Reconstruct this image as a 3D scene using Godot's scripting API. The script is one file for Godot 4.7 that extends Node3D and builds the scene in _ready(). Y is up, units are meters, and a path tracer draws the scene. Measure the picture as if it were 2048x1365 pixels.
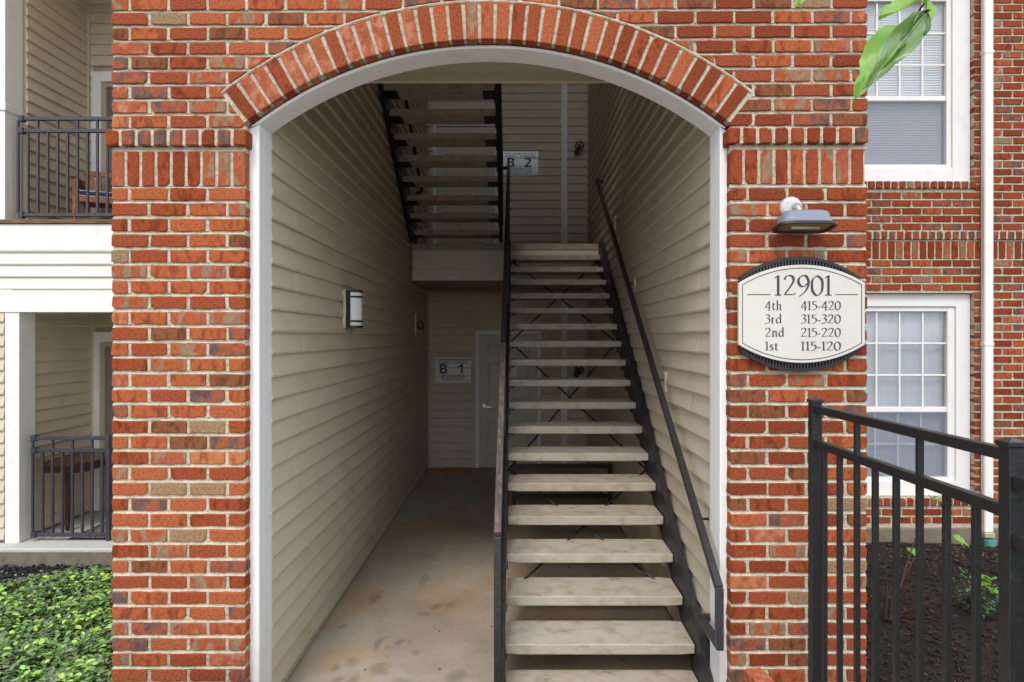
extends Node3D
# A brick breezeway entrance with an open-riser stair, y up, metres.
# The brick face lies in the plane z = 0, the camera stands at z = CAMZ and looks along -z.

const F := 1350.0      # focal length of the photograph in its own pixels
const CX := 1032.0
const CY := 675.0
const EYE := 2.05
const CAMZ := 3.516

var rng := RandomNumberGenerator.new()
var wob := FastNoiseLite.new()
var M := {}
var BR := []           # brick materials
var taken := {}

func X(px: float, d: float) -> float: return (px - CX) * d / F
func Y(py: float, d: float) -> float: return EYE - (py - CY) * d / F
func Z(d: float) -> float: return CAMZ - d
func rr(a: float, b: float) -> float: return rng.randf_range(a, b)

# ------------------------------------------------------------------ mesh collecting
class Mesher:
	var v := PackedVector3Array()
	var n := PackedVector3Array()
	var uv := PackedVector2Array()
	func tri(a: Vector3, b: Vector3, c: Vector3, hint: Vector3) -> void:
		var nn := (c - a).cross(b - a)
		if nn.length_squared() < 1e-16: return
		if nn.dot(hint) < 0.0:
			var t := b; b = c; c = t
			nn = -nn
		nn = nn.normalized()
		v.append(a); v.append(b); v.append(c)
		n.append(nn); n.append(nn); n.append(nn)
	func quad(a: Vector3, b: Vector3, c: Vector3, d: Vector3, hint: Vector3) -> void:
		tri(a, b, c, hint); tri(a, c, d, hint)
	func box(c: Vector3, s: Vector3, bev := 0.0, b := Basis()) -> void:
		var h := s * 0.5
		if bev <= 0.0:
			for ax in 3:
				for sg in [-1.0, 1.0]:
					var nn := Vector3.ZERO; nn[ax] = sg
					var u := Vector3.ZERO; u[(ax + 1) % 3] = h[(ax + 1) % 3]
					var w := Vector3.ZERO; w[(ax + 2) % 3] = h[(ax + 2) % 3]
					var o := nn * h
					quad(c + b * (o - u - w), c + b * (o + u - w), c + b * (o + u + w), c + b * (o - u + w), b * nn)
			return
		bev = minf(bev, minf(h.x, minf(h.y, h.z)) * 0.9)
		var k := h - Vector3.ONE * bev
		for ax in 3:
			var a1 := (ax + 1) % 3
			var a2 := (ax + 2) % 3
			for sg in [-1.0, 1.0]:
				var nn := Vector3.ZERO; nn[ax] = sg
				var u := Vector3.ZERO; u[a1] = k[a1]
				var w := Vector3.ZERO; w[a2] = k[a2]
				var o := nn * h
				quad(c + b * (o - u - w), c + b * (o + u - w), c + b * (o + u + w), c + b * (o - u + w), b * nn)
				for s2 in [-1.0, 1.0]:   # edges along a2 between ax and a1
					var p := Vector3.ZERO; p[ax] = sg * h[ax]; p[a1] = s2 * k[a1]
					var q := Vector3.ZERO; q[ax] = sg * k[ax]; q[a1] = s2 * h[a1]
					var e := Vector3.ZERO; e[a2] = k[a2]
					var hn := Vector3.ZERO; hn[ax] = sg; hn[a1] = s2
					quad(c + b * (p - e), c + b * (p + e), c + b * (q + e), c + b * (q - e), b * hn)
		for sx in [-1.0, 1.0]:
			for sy in [-1.0, 1.0]:
				for sz in [-1.0, 1.0]:
					tri(c + b * Vector3(sx * h.x, sy * k.y, sz * k.z), c + b * Vector3(sx * k.x, sy * h.y, sz * k.z), c + b * Vector3(sx * k.x, sy * k.y, sz * h.z), b * Vector3(sx, sy, sz))
	func bar(a: Vector3, e: Vector3, w: float, h: float, bev := 0.002, up := Vector3.UP) -> void:
		var dz := (e - a).normalized()
		if absf(dz.dot(up)) > 0.98: up = Vector3.RIGHT
		var dx := up.cross(dz).normalized()
		var dy := dz.cross(dx)
		box((a + e) * 0.5, Vector3(w, h, a.distance_to(e)), bev, Basis(dx, dy, dz))
	func tube(pts: Array, radii: Array, k := 8, caps := true) -> void:
		var rings := []
		var side := Vector3.RIGHT
		for i in pts.size():
			var t: Vector3 = (pts[mini(i + 1, pts.size() - 1)] - pts[maxi(i - 1, 0)]).normalized()
			if absf(t.dot(side)) > 0.9: side = Vector3.UP if absf(t.y) < 0.9 else Vector3.BACK
			var u := t.cross(side).normalized()
			var w := t.cross(u)
			side = -w if i == 0 else side
			var r := PackedVector3Array()
			for j in k:
				var a := TAU * j / k
				r.append(pts[i] + (u * cos(a) + w * sin(a)) * radii[mini(i, radii.size() - 1)])
			rings.append(r)
		for i in rings.size() - 1:
			for j in k:
				var j2 := (j + 1) % k
				quad(rings[i][j], rings[i][j2], rings[i + 1][j2], rings[i + 1][j], rings[i][j] - pts[i] + rings[i][j2] - pts[i])
		if caps:
			for j in k:
				tri(pts[0], rings[0][j], rings[0][(j + 1) % k], pts[0] - pts[1])
				tri(pts[-1], rings[-1][j], rings[-1][(j + 1) % k], pts[-1] - pts[-2])
	func lathe(prof: Array, at: Vector3, b := Basis(), k := 20) -> void:   # prof: (radius, height along b.y)
		for i in prof.size() - 1:
			var p: Vector2 = prof[i]
			var q: Vector2 = prof[i + 1]
			var nr := Vector2(q.y - p.y, p.x - q.x)
			for j in k:
				var a := TAU * j / k
				var a2 := TAU * (j + 1) / k
				var c1 := Vector3(cos(a), 0, sin(a))
				var c2 := Vector3(cos(a2), 0, sin(a2))
				var up := Vector3.UP
				quad(at + b * (c1 * p.x + up * p.y), at + b * (c2 * p.x + up * p.y), at + b * (c2 * q.x + up * q.y), at + b * (c1 * q.x + up * q.y), b * ((c1 + c2) * 0.5 * nr.x + up * nr.y))
	func prism(poly: PackedVector2Array, o: Vector3, u: Vector3, w: Vector3, ext: Vector3, bev := 0.0, back := true) -> void:
		# poly in the plane o + u x + w y, its face at o, its body towards o + ext
		if Geometry2D.is_polygon_clockwise(poly):
			poly = poly.duplicate(); poly.reverse()
		var k := poly.size()
		var inner := poly
		var e := ext.normalized()
		if bev > 0.0:
			inner = PackedVector2Array()
			for i in k:
				var a := (poly[i] - poly[(i + k - 1) % k]).normalized()
				var b := (poly[(i + 1) % k] - poly[i]).normalized()
				var na := Vector2(-a.y, a.x)
				var nb := Vector2(-b.y, b.x)
				var m := na + nb
				m = m / maxf(m.length_squared() * 0.5, 0.3)
				inner.append(poly[i] + m * bev)
		var idx := Geometry2D.triangulate_polygon(inner)
		if idx.is_empty():      # a ragged outline: fan from its middle
			var mid := Vector2.ZERO
			for p in inner: mid += p / k
			for i in k:
				var p := inner[i]
				var q := inner[(i + 1) % k]
				tri(o + u * mid.x + w * mid.y, o + u * p.x + w * p.y, o + u * q.x + w * q.y, -ext)
		for i in range(0, idx.size(), 3):
			tri(o + u * inner[idx[i]].x + w * inner[idx[i]].y, o + u * inner[idx[i + 1]].x + w * inner[idx[i + 1]].y, o + u * inner[idx[i + 2]].x + w * inner[idx[i + 2]].y, -ext)
		if back:
			idx = Geometry2D.triangulate_polygon(poly)
			for i in range(0, idx.size(), 3):
				tri(o + ext + u * poly[idx[i]].x + w * poly[idx[i]].y, o + ext + u * poly[idx[i + 1]].x + w * poly[idx[i + 1]].y, o + ext + u * poly[idx[i + 2]].x + w * poly[idx[i + 2]].y, ext)
		for i in k:
			var p := poly[i]
			var q := poly[(i + 1) % k]
			var dd := q - p
			var hn := u * dd.y - w * dd.x
			var ob := o + e * bev
			if bev > 0.0:
				var pi_ := inner[i]
				var qi := inner[(i + 1) % k]
				quad(o + u * pi_.x + w * pi_.y, o + u * qi.x + w * qi.y, ob + u * q.x + w * q.y, ob + u * p.x + w * p.y, hn.normalized() - e)
			quad(ob + u * p.x + w * p.y, ob + u * q.x + w * q.y, o + ext + u * q.x + w * q.y, o + ext + u * p.x + w * p.y, hn)
	func mesh(smooth := false) -> ArrayMesh:
		if smooth:
			var acc := {}
			for i in v.size():
				var key := Vector3i((v[i] * 20000.0).round())
				acc[key] = acc.get(key, Vector3.ZERO) + n[i]
			for i in v.size():
				var s: Vector3 = acc[Vector3i((v[i] * 20000.0).round())]
				if s.length() > 0.05: n[i] = s.normalized()
		var a := []
		a.resize(Mesh.ARRAY_MAX)
		a[Mesh.ARRAY_VERTEX] = v
		a[Mesh.ARRAY_NORMAL] = n
		if uv.size() == v.size(): a[Mesh.ARRAY_TEX_UV] = uv
		var m := ArrayMesh.new()
		m.add_surface_from_arrays(Mesh.PRIMITIVE_TRIANGLES, a)
		return m

# ------------------------------------------------------------------ nodes and names
func put(called: String, ms, mat: Material, parent: Node = null, smooth := false) -> MeshInstance3D:
	var o := MeshInstance3D.new()
	o.name = numbered(called, parent)
	o.mesh = ms.mesh(smooth) if ms is Mesher else ms
	o.material_override = mat
	(parent if parent else self).add_child(o, true)
	return o

func numbered(called: String, parent: Node) -> String:
	var key := str(parent.get_instance_id() if parent else 0) + called
	var k: int = taken.get(key, 0)
	taken[key] = k + 1
	return called if k == 0 else "%s_%03d" % [called, k]

func thing(called: String, label: String, category: String, at := Vector3.ZERO, group := "") -> Node3D:
	var o := Node3D.new()
	o.name = numbered(called, null)
	o.position = at
	add_child(o, true)
	return tag(o, label, category, group)

func tag(o: Node, label: String, category: String, group := "") -> Node:
	o.set_meta("label", label)
	o.set_meta("category", category)
	if group: o.set_meta("group", group)
	return o

func struct(called: String, ms, mat: Material, label: String, category: String) -> MeshInstance3D:
	var o := put(called, ms, mat)
	o.set_meta("kind", "structure")
	tag(o, label, category)
	return o

# ------------------------------------------------------------------ materials
func lin(r: float, g: float, b: float) -> Color: return Color(r, g, b).linear_to_srgb()

func ntex(seed_: int, freq: float, oct: int, stops: Array, size := 512, kind := FastNoiseLite.TYPE_SIMPLEX_SMOOTH, warp := 0.0) -> NoiseTexture2D:
	var f := FastNoiseLite.new()
	f.seed = seed_; f.frequency = freq; f.noise_type = kind; f.fractal_octaves = oct
	f.fractal_type = FastNoiseLite.FRACTAL_FBM
	if warp > 0.0:
		f.domain_warp_enabled = true; f.domain_warp_amplitude = warp; f.domain_warp_frequency = freq * 1.5
	var t := NoiseTexture2D.new()
	t.width = size; t.height = size; t.seamless = true; t.noise = f
	if stops.size():
		var g := Gradient.new()
		var offs := PackedFloat32Array()
		var cols := PackedColorArray()
		for s in stops:
			offs.append(s[0]); cols.append(s[1])
		g.offsets = offs; g.colors = cols
		t.color_ramp = g
	return t

func mat(albedo: Color, rough := 0.7, opts := {}) -> StandardMaterial3D:
	var m := StandardMaterial3D.new()
	m.albedo_color = albedo
	m.roughness = rough
	m.metallic_specular = opts.get("spec", 0.5)
	m.metallic = opts.get("metal", 0.0)
	if opts.has("tex"):
		m.albedo_texture = opts.tex
	if opts.has("rtex"):
		m.roughness_texture = opts.rtex
	if opts.has("scale"):
		m.uv1_triplanar = true
		m.uv1_world_triplanar = opts.get("world", true)
		m.uv1_triplanar_sharpness = 6.0
		m.uv1_scale = opts.scale
		m.uv1_offset = opts.get("off", Vector3.ZERO)
	if opts.has("height"):
		m.heightmap_enabled = true
		m.heightmap_texture = opts.height
		m.heightmap_scale = opts.get("hs", 0.2)
	if opts.has("bump"):
		m.normal_enabled = true
		m.normal_texture = opts.bump
		m.normal_scale = opts.get("bs", 1.0)
	return m

func bumps(seed_: int, freq: float, oct: int, strength := 6.0, kind := FastNoiseLite.TYPE_SIMPLEX_SMOOTH) -> NoiseTexture2D:
	var t := ntex(seed_, freq, oct, [], 512, kind)
	t.as_normal_map = true
	t.bump_strength = strength
	return t

func grey(a: float) -> Color: return Color(a, a, a)

func make_materials() -> void:
	# ---- brick: fine grain, flashed patches, sand smears
	var grain := ntex(11, 0.035, 5, [[0.0, Color(0.78, 0.75, 0.72)], [0.35, Color(0.92, 0.90, 0.88)], [0.55, Color(1, 1, 1)], [0.8, Color(1.0, 0.97, 0.94)], [1.0, Color(0.88, 0.83, 0.79)]])
	var blotch := ntex(12, 0.012, 4, [[0.0, Color(0.74, 0.68, 0.65)], [0.30, Color(0.87, 0.83, 0.80)], [0.45, Color(1, 0.97, 0.94)], [0.62, Color(1, 1, 1)], [0.80, Color(1.0, 0.93, 0.82)], [1.0, Color(0.86, 0.80, 0.74)]], 512, FastNoiseLite.TYPE_SIMPLEX_SMOOTH, 20.0)
	var red := Color(0.60, 0.305, 0.20)
	var flash := ntex(13, 0.013, 4, [[0.0, Color(0.508, 0.413, 0.332)], [0.42, Color(0.544, 0.431, 0.340)], [0.47, Color(0.581, 0.360, 0.264)], [0.53, red], [0.75, Color(0.617, 0.329, 0.221)], [1.0, Color(0.563, 0.290, 0.195)]], 512, FastNoiseLite.TYPE_SIMPLEX_SMOOTH, 14.0)
	var smoke := ntex(14, 0.016, 4, [[0.0, Color(0.326, 0.263, 0.247)], [0.40, Color(0.408, 0.308, 0.281)], [0.52, Color(0.526, 0.316, 0.247)], [0.62, Color(0.599, 0.299, 0.204)], [1.0, Color(0.453, 0.316, 0.264)]], 512, FastNoiseLite.TYPE_SIMPLEX_SMOOTH, 18.0)
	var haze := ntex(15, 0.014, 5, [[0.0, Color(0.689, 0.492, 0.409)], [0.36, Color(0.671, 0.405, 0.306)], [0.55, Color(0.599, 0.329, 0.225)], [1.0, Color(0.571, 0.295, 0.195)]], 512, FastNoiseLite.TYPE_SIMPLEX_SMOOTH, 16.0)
	var rough_b := bumps(21, 0.03, 5, 4.0)
	var s1 := Vector3(3.1, 3.1, 3.1)
	var sv := Vector3(2.6, 1.1, 2.6)
	BR = [
		mat(Color(0.567, 0.282, 0.177), 0.88, {"tex": grain, "scale": s1, "bump": rough_b, "spec": 0.3}),
		mat(Color(0.537, 0.258, 0.158), 0.88, {"tex": blotch, "scale": sv, "bump": rough_b, "spec": 0.3}),
		mat(Color(0.638, 0.350, 0.224), 0.88, {"tex": grain, "scale": s1, "off": Vector3(0.3, 0.7, 0.1), "bump": rough_b, "spec": 0.3}),
		mat(Color(0.620, 0.336, 0.211), 0.88, {"tex": blotch, "scale": sv, "off": Vector3(0.37, 0.21, 0.5), "bump": rough_b, "spec": 0.3}),
		mat(Color(0.494, 0.232, 0.142), 0.88, {"tex": grain, "scale": s1, "off": Vector3(0.6, 0.2, 0.4), "bump": rough_b, "spec": 0.3}),
		mat(Color(1, 1, 1), 0.9, {"tex": flash, "scale": Vector3(1.5, 0.55, 1.5), "bump": rough_b, "spec": 0.3}),
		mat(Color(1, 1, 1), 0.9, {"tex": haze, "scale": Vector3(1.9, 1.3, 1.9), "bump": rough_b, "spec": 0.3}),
		mat(Color(1, 1, 1), 0.85, {"tex": smoke, "scale": Vector3(1.4, 0.7, 1.4), "bump": rough_b, "spec": 0.3}),
		mat(Color(0.565, 0.463, 0.355), 0.92, {"tex": grain, "scale": s1, "off": Vector3(0.1, 0.5, 0.8), "bump": rough_b, "spec": 0.3}),
		mat(Color(0.483, 0.300, 0.211), 0.9, {"tex": blotch, "scale": sv, "off": Vector3(0.1, 0.9, 0.6), "bump": rough_b, "spec": 0.3}),
		mat(Color(0.675, 0.418, 0.279), 0.9, {"tex": blotch, "scale": sv, "off": Vector3(0.8, 0.6, 0.2), "bump": rough_b, "spec": 0.3}),
	]
	var mtex := ntex(31, 0.02, 5, [[0.0, Color(0.78, 0.74, 0.66)], [0.5, Color(0.95, 0.93, 0.88)], [1.0, Color(1, 1, 0.97)]])
	M.mortar = mat(lin(0.57, 0.53, 0.455), 0.95, {"tex": mtex, "scale": Vector3(2.3, 2.3, 2.3), "bump": bumps(32, 0.05, 4, 4.0), "spec": 0.2})
	# ---- vinyl siding: cream, with soft dirt blotches
	var vt := ntex(41, 0.006, 5, [[0.0, Color(0.945, 0.935, 0.915)], [0.3, Color(0.985, 0.98, 0.975)], [0.6, Color(1, 1, 1)], [1.0, Color(0.985, 0.98, 0.97)]], 512, FastNoiseLite.TYPE_SIMPLEX_SMOOTH, 30.0)
	var vb := bumps(42, 0.012, 3, 2.0)
	M.vinyl = []
	for k in 3:
		var c := [lin(0.605, 0.527, 0.405), lin(0.593, 0.515, 0.394), lin(0.615, 0.537, 0.415)][k] as Color
		M.vinyl.append(mat(c, 0.55, {"tex": vt, "scale": Vector3(0.5, 0.9, 0.5), "off": Vector3(0.31 * k, 0.17 * k, 0.5 * k), "bump": vb, "bs": 0.5, "spec": 0.4}))
	var wt := ntex(43, 0.01, 5, [[0.0, Color(0.95, 0.945, 0.94)], [0.3, Color(0.985, 0.985, 0.98)], [1.0, Color(1, 1, 1)]])
	M.white = mat(lin(0.82, 0.82, 0.82), 0.5, {"tex": wt, "scale": Vector3(1.1, 0.6, 1.1), "spec": 0.4})
	M.trim_tan = mat(lin(0.42, 0.37, 0.28), 0.55, {"tex": wt, "scale": Vector3(0.8, 0.8, 0.8)})
	M.cream_daylit = mat(lin(0.76, 0.735, 0.67), 0.5, {"tex": wt, "scale": Vector3(0.8, 0.8, 0.8)})  # siding cream made paler: open daylight on the bay is in the colour
	M.fascia = mat(lin(0.66, 0.62, 0.52), 0.6, {"tex": wt, "scale": Vector3(0.8, 0.8, 0.8)})
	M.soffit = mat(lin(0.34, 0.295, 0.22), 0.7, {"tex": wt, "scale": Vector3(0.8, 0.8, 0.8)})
	M.door = mat(lin(0.60, 0.55, 0.44), 0.5, {"tex": wt, "scale": Vector3(0.8, 0.8, 0.8)})
	# ---- concrete
	var ct := ntex(51, 0.0065, 6, [[0.0, Color(0.72, 0.67, 0.61)], [0.16, Color(0.91, 0.885, 0.85)], [0.45, Color(0.975, 0.965, 0.95)], [0.75, Color(1, 1, 0.99)], [1.0, Color(0.98, 0.97, 0.95)]], 1024)
	var cb := bumps(52, 0.06, 5, 1.4)
	M.tread = []
	for k in 3:
		M.tread.append(mat([lin(0.475, 0.43, 0.365), lin(0.455, 0.407, 0.34), lin(0.49, 0.447, 0.387)][k], 0.85, {"tex": ct, "scale": Vector3(0.9, 1.1, 1.1), "off": Vector3(0.23 * k, 0.41 * k, 0.17 * k), "bump": cb, "spec": 0.3}))
	M.concrete = mat(lin(0.42, 0.37, 0.30), 0.9, {"tex": ct, "scale": Vector3(0.8, 0.8, 0.8), "bump": cb, "spec": 0.3})
	M.foundation = mat(lin(0.20, 0.172, 0.135), 0.9, {"tex": ct, "scale": Vector3(0.8, 0.8, 0.8), "bump": cb, "spec": 0.3})
	M.slab = mat(lin(0.50, 0.49, 0.47), 0.9, {"tex": wt, "scale": Vector3(0.6, 0.6, 0.6), "bump": cb, "spec": 0.3})
	M.walk = mat(lin(0.42, 0.40, 0.37), 0.9, {"tex": ct, "scale": Vector3(0.5, 0.5, 0.5), "bump": cb})
	# ---- dark metal
	var dt := ntex(61, 0.02, 5, [[0.0, Color(1.0, 0.92, 0.84)], [0.25, Color(0.72, 0.70, 0.70)], [0.6, Color(0.62, 0.62, 0.63)], [0.85, Color(0.85, 0.83, 0.82)], [1.0, Color(1.0, 0.98, 0.95)]])
	M.steel = mat(lin(0.062, 0.060, 0.063), 0.5, {"tex": dt, "scale": Vector3(1.7, 1.7, 1.7), "bump": bumps(62, 0.04, 4, 1.5)})
	M.black = mat(lin(0.026, 0.026, 0.028), 0.42, {"tex": dt, "scale": Vector3(1.9, 1.9, 1.9), "bump": bumps(63, 0.06, 4, 0.4)})
	M.rail_grey = mat(lin(0.085, 0.088, 0.115), 0.4, {"tex": dt, "scale": Vector3(1.5, 1.5, 1.5)})
	var rt := ntex(64, 0.012, 5, [[0.0, Color(0.34, 0.29, 0.26)], [0.35, Color(0.40, 0.34, 0.31)], [0.5, Color(0.24, 0.24, 0.26)], [0.65, Color(0.37, 0.31, 0.28)], [1.0, Color(0.47, 0.42, 0.39)]], 512, FastNoiseLite.TYPE_SIMPLEX_SMOOTH, 20.0)
	M.worn = mat(Color(1, 1, 1), 0.55, {"tex": rt, "scale": Vector3(2.6, 0.8, 1.0)})
	M.galv = mat(lin(0.55, 0.55, 0.55), 0.4, {"metal": 0.6})
	M.chrome = mat(lin(0.70, 0.69, 0.66), 0.3, {"metal": 0.9})
	M.sign_cream = mat(lin(0.60, 0.585, 0.535), 0.45, {"tex": wt, "scale": Vector3(1.1, 1.1, 1.1)})
	M.ink = mat(lin(0.035, 0.033, 0.035), 0.5)
	M.plate = mat(lin(0.76, 0.76, 0.76), 0.35)
	M.plate_lit = mat(lin(0.62, 0.62, 0.66), 0.25, {"metal": 0.25})
	M.acrylic = mat(lin(0.80, 0.80, 0.77), 0.3)
	M.amber = mat(lin(0.20, 0.10, 0.05), 0.35)
	M.lamp_blue = mat(lin(0.17, 0.192, 0.265), 0.42, {"tex": wt, "scale": Vector3(4, 4, 4)})
	M.base_grey = mat(lin(0.52, 0.52, 0.52), 0.5, {"tex": wt, "scale": Vector3(9, 9, 9)})
	M.lens = mat(lin(0.26, 0.20, 0.08), 0.18)
	M.tubeglow = mat(lin(0.62, 0.56, 0.38), 0.25)
	M.red = mat(lin(0.16, 0.03, 0.022), 0.5)
	M.brass = mat(lin(0.085, 0.052, 0.03), 0.45, {"metal": 0.5})
	var wood := ntex(71, 0.012, 5, [[0.0, Color(0.62, 0.46, 0.30)], [0.5, Color(0.85, 0.72, 0.55)], [1.0, Color(1, 0.92, 0.78)]])
	M.wood = mat(lin(0.40, 0.215, 0.085), 0.55, {"tex": wood, "scale": Vector3(6, 1.2, 6)})
	M.wood_dark = mat(lin(0.075, 0.036, 0.022), 0.35, {"tex": wood, "scale": Vector3(1.0, 5, 5)})
	M.deck = mat(lin(0.22, 0.165, 0.12), 0.75, {"tex": wood, "scale": Vector3(0.7, 5, 5)})
	M.navy = mat(lin(0.030, 0.042, 0.11), 0.9)
	M.cloth_white = mat(lin(0.7, 0.7, 0.7), 0.9)
	M.mat_orange = mat(lin(0.60, 0.28, 0.07), 0.95, {"tex": grain, "scale": Vector3(5, 5, 5)})
	var rugt := ntex(72, 0.07, 2, [[0.0, Color(0.20, 0.21, 0.22)], [0.45, Color(0.25, 0.26, 0.27)], [0.5, Color(0.66, 0.63, 0.58)], [1.0, Color(0.60, 0.58, 0.54)]], 256, FastNoiseLite.TYPE_CELLULAR)
	M.rug = mat(Color(1, 1, 1), 0.95, {"tex": rugt, "scale": Vector3(3, 3, 3)})
	M.rug_edge = mat(lin(0.05, 0.055, 0.065), 0.95)
	# ---- glass and what is behind it
	M.glass = StandardMaterial3D.new()
	M.glass.albedo_color = Color(0.93, 0.96, 1.0, 0.06)
	M.glass.transparency = BaseMaterial3D.TRANSPARENCY_ALPHA
	M.glass.roughness = 0.04
	M.glass.metallic_specular = 0.6
	M.screen = mat(Color(0.55, 0.58, 0.64, 0.22), 0.9)
	M.screen.transparency = BaseMaterial3D.TRANSPARENCY_ALPHA
	M.blind = mat(lin(0.50, 0.545, 0.59), 0.6)
	M.curtain = mat(lin(0.40, 0.45, 0.51), 0.9)
	M.drywall = mat(lin(0.62, 0.60, 0.56), 0.9)
	M.carpet = mat(lin(0.24, 0.21, 0.17), 0.95)
	# ---- ground
	var gt := ntex(81, 0.05, 4, [[0.0, Color(0.35, 0.32, 0.28)], [1.0, Color(0.85, 0.8, 0.72)]])
	M.soil = mat(lin(0.05, 0.038, 0.028), 0.95, {"tex": gt, "scale": Vector3(2, 2, 2)})
	M.mulch_base = mat(lin(0.020, 0.014, 0.011), 0.95, {"tex": gt, "scale": Vector3(3, 3, 3), "bump": bumps(82, 0.08, 4, 12.0)})
	M.grass = mat(lin(0.07, 0.09, 0.03), 0.95, {"tex": gt, "scale": Vector3(0.7, 0.7, 0.7)})
	M.vertex = mat(Color(1, 1, 1), 0.85, {"spec": 0.4})
	M.vertex.vertex_color_use_as_albedo = true
	M.leaf_vertex = mat(Color(1, 1, 1), 0.5, {"spec": 0.55})
	M.leaf_vertex.vertex_color_use_as_albedo = true
	M.leaf_vertex.backlight_enabled = true
	M.leaf_vertex.backlight = lin(0.06, 0.10, 0.01)
	M.leaf_lime = mat(lin(0.22, 0.42, 0.035), 0.4, {"spec": 0.5})
	M.leaf_dark = mat(lin(0.118, 0.172, 0.072), 0.36, {"spec": 0.55})
	M.leaf_mid = mat(lin(0.09, 0.19, 0.035), 0.36, {"spec": 0.55})
	for q in [M.leaf_lime, M.leaf_mid]:
		q.backlight_enabled = true
		q.backlight = lin(0.14, 0.26, 0.02)
	M.stem = mat(lin(0.05, 0.023, 0.014), 0.7)
	M.stem_brown = mat(lin(0.06, 0.035, 0.02), 0.8)
	M.teal = mat(lin(0.07, 0.30, 0.27), 0.6)

# ------------------------------------------------------------------ bricks
func rough_rect(x0: float, y0: float, x1: float, y1: float, j: float) -> PackedVector2Array:
	var p := PackedVector2Array()
	var w := x1 - x0
	var h := y1 - y0
	var along := maxi(2, int(w / 0.036))
	var up := maxi(1, int(h / 0.05))
	var c := []
	for i in 4:
		c.append(minf(rr(0.003, 0.008) + (rr(0.004, 0.014) if rng.randf() < 0.16 else 0.0), minf(w, h) * 0.4))
	for i in range(1, along):
		p.append(Vector2(lerpf(x0, x1, float(i) / along) + rr(-j, j) * 2.0, y0 + rr(-j, j)))
	p.append(Vector2(x1 - c[0], y0 + rr(-j, j))); p.append(Vector2(x1 + rr(-j, j), y0 + c[0]))
	for i in range(1, up):
		p.append(Vector2(x1 + rr(-j, j), lerpf(y0, y1, float(i) / up)))
	p.append(Vector2(x1 + rr(-j, j), y1 - c[1])); p.append(Vector2(x1 - c[1], y1 + rr(-j, j)))
	for i in range(1, along):
		p.append(Vector2(lerpf(x1, x0, float(i) / along) + rr(-j, j) * 2.0, y1 + rr(-j, j)))
	p.append(Vector2(x0 + c[2], y1 + rr(-j, j))); p.append(Vector2(x0 + rr(-j, j), y1 - c[2]))
	for i in range(1, up):
		p.append(Vector2(x0 + rr(-j, j), lerpf(y1, y0, float(i) / up)))
	p.append(Vector2(x0 + rr(-j, j), y0 + c[3])); p.append(Vector2(x0 + c[3], y0 + rr(-j, j)))
	return p

func pick_brick(x: float, y: float, dark := 0.1) -> Material:
	var r := rng.randf()
	if r < dark: return BR[7]
	if r < dark + 0.12: return BR[5]
	if r < dark + 0.14: return BR[8]
	if r < dark + 0.21: return BR[9]
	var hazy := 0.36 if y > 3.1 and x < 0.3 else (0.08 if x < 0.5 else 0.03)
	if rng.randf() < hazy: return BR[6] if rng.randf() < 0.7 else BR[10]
	if x > 0.6: return BR[[0, 1, 4, 4, 1, 0, 3][rng.randi() % 7]]
	return BR[[0, 1, 2, 3, 2, 3, 0][rng.randi() % 7]]

func add_brick(parent: Node, called: String, poly: PackedVector2Array, z: float, depth: float, m: Material, bev := 0.0035) -> void:
	if poly.size() < 3: return
	var a := Mesher.new()
	var zz := z + rr(-0.0018, 0.0018)
	a.prism(poly, Vector3(0, 0, zz), Vector3.RIGHT, Vector3.UP, Vector3(0, 0, -depth), bev, false)
	if a.v.size() == 0: return
	put(called, a, m, parent)

func joint(a: Mesher, x0: float, x1: float, y0: float, y1: float, z: float, tilt: float) -> void:
	# a weathered bed joint: recessed under the brick above, proud on the brick below
	var k := maxi(1, int((x1 - x0) / 0.045))
	var prev := []
	for i in k + 1:
		var x := lerpf(x0, x1, float(i) / k)
		var t := tilt * x
		var cur := [Vector3(x, y1 + t + 0.003, z - 0.013), Vector3(x, lerpf(y0, y1, 0.55) + t + rr(-0.002, 0.002), z - 0.0115 + rr(-0.001, 0.001)), Vector3(x, y0 + t + rr(0.0, 0.0055), z - 0.0016 + rr(-0.0012, 0.0012)), Vector3(x, y0 + t - 0.003, z - 0.006)]
		if i:
			for q in 3:
				a.quad(prev[q], cur[q], cur[q + 1], prev[q + 1], Vector3(0, 0.4, 1))
		prev = cur

func head(a: Mesher, x: float, y0: float, y1: float, w: float, z: float) -> void:
	var zz := z - rr(0.003, 0.0055)
	a.quad(Vector3(x - w, y0, zz - 0.004), Vector3(x - w * 0.2 + rr(-0.002, 0.002), y0, zz), Vector3(x - w * 0.2 + rr(-0.002, 0.002), y1, zz), Vector3(x - w, y1, zz - 0.004), Vector3.BACK)
	a.quad(Vector3(x - w * 0.2, y0, zz), Vector3(x + w, y0, zz - 0.0035), Vector3(x + w, y1, zz - 0.0035), Vector3(x - w * 0.2, y1, zz), Vector3.BACK)

const MOD := 0.2035
const ROW := 0.081
const BH := 0.0625
const ROW0 := 2.797          # centre of the first stretcher course below the soldiers
const UP0 := 3.181           # and above the rowlocks
const UPROW := 0.0766
const AC := Vector2(-0.151, 1.555)   # centre of the arch
const AR := 2.05
const AE := 2.245
const AH := 0.6585           # half its angle
const TILT := 0.0036

func tilted(p: PackedVector2Array, t: float) -> PackedVector2Array:
	var q := PackedVector2Array()
	for v in p: q.append(Vector2(v.x, v.y + t * v.x))
	return q

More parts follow.
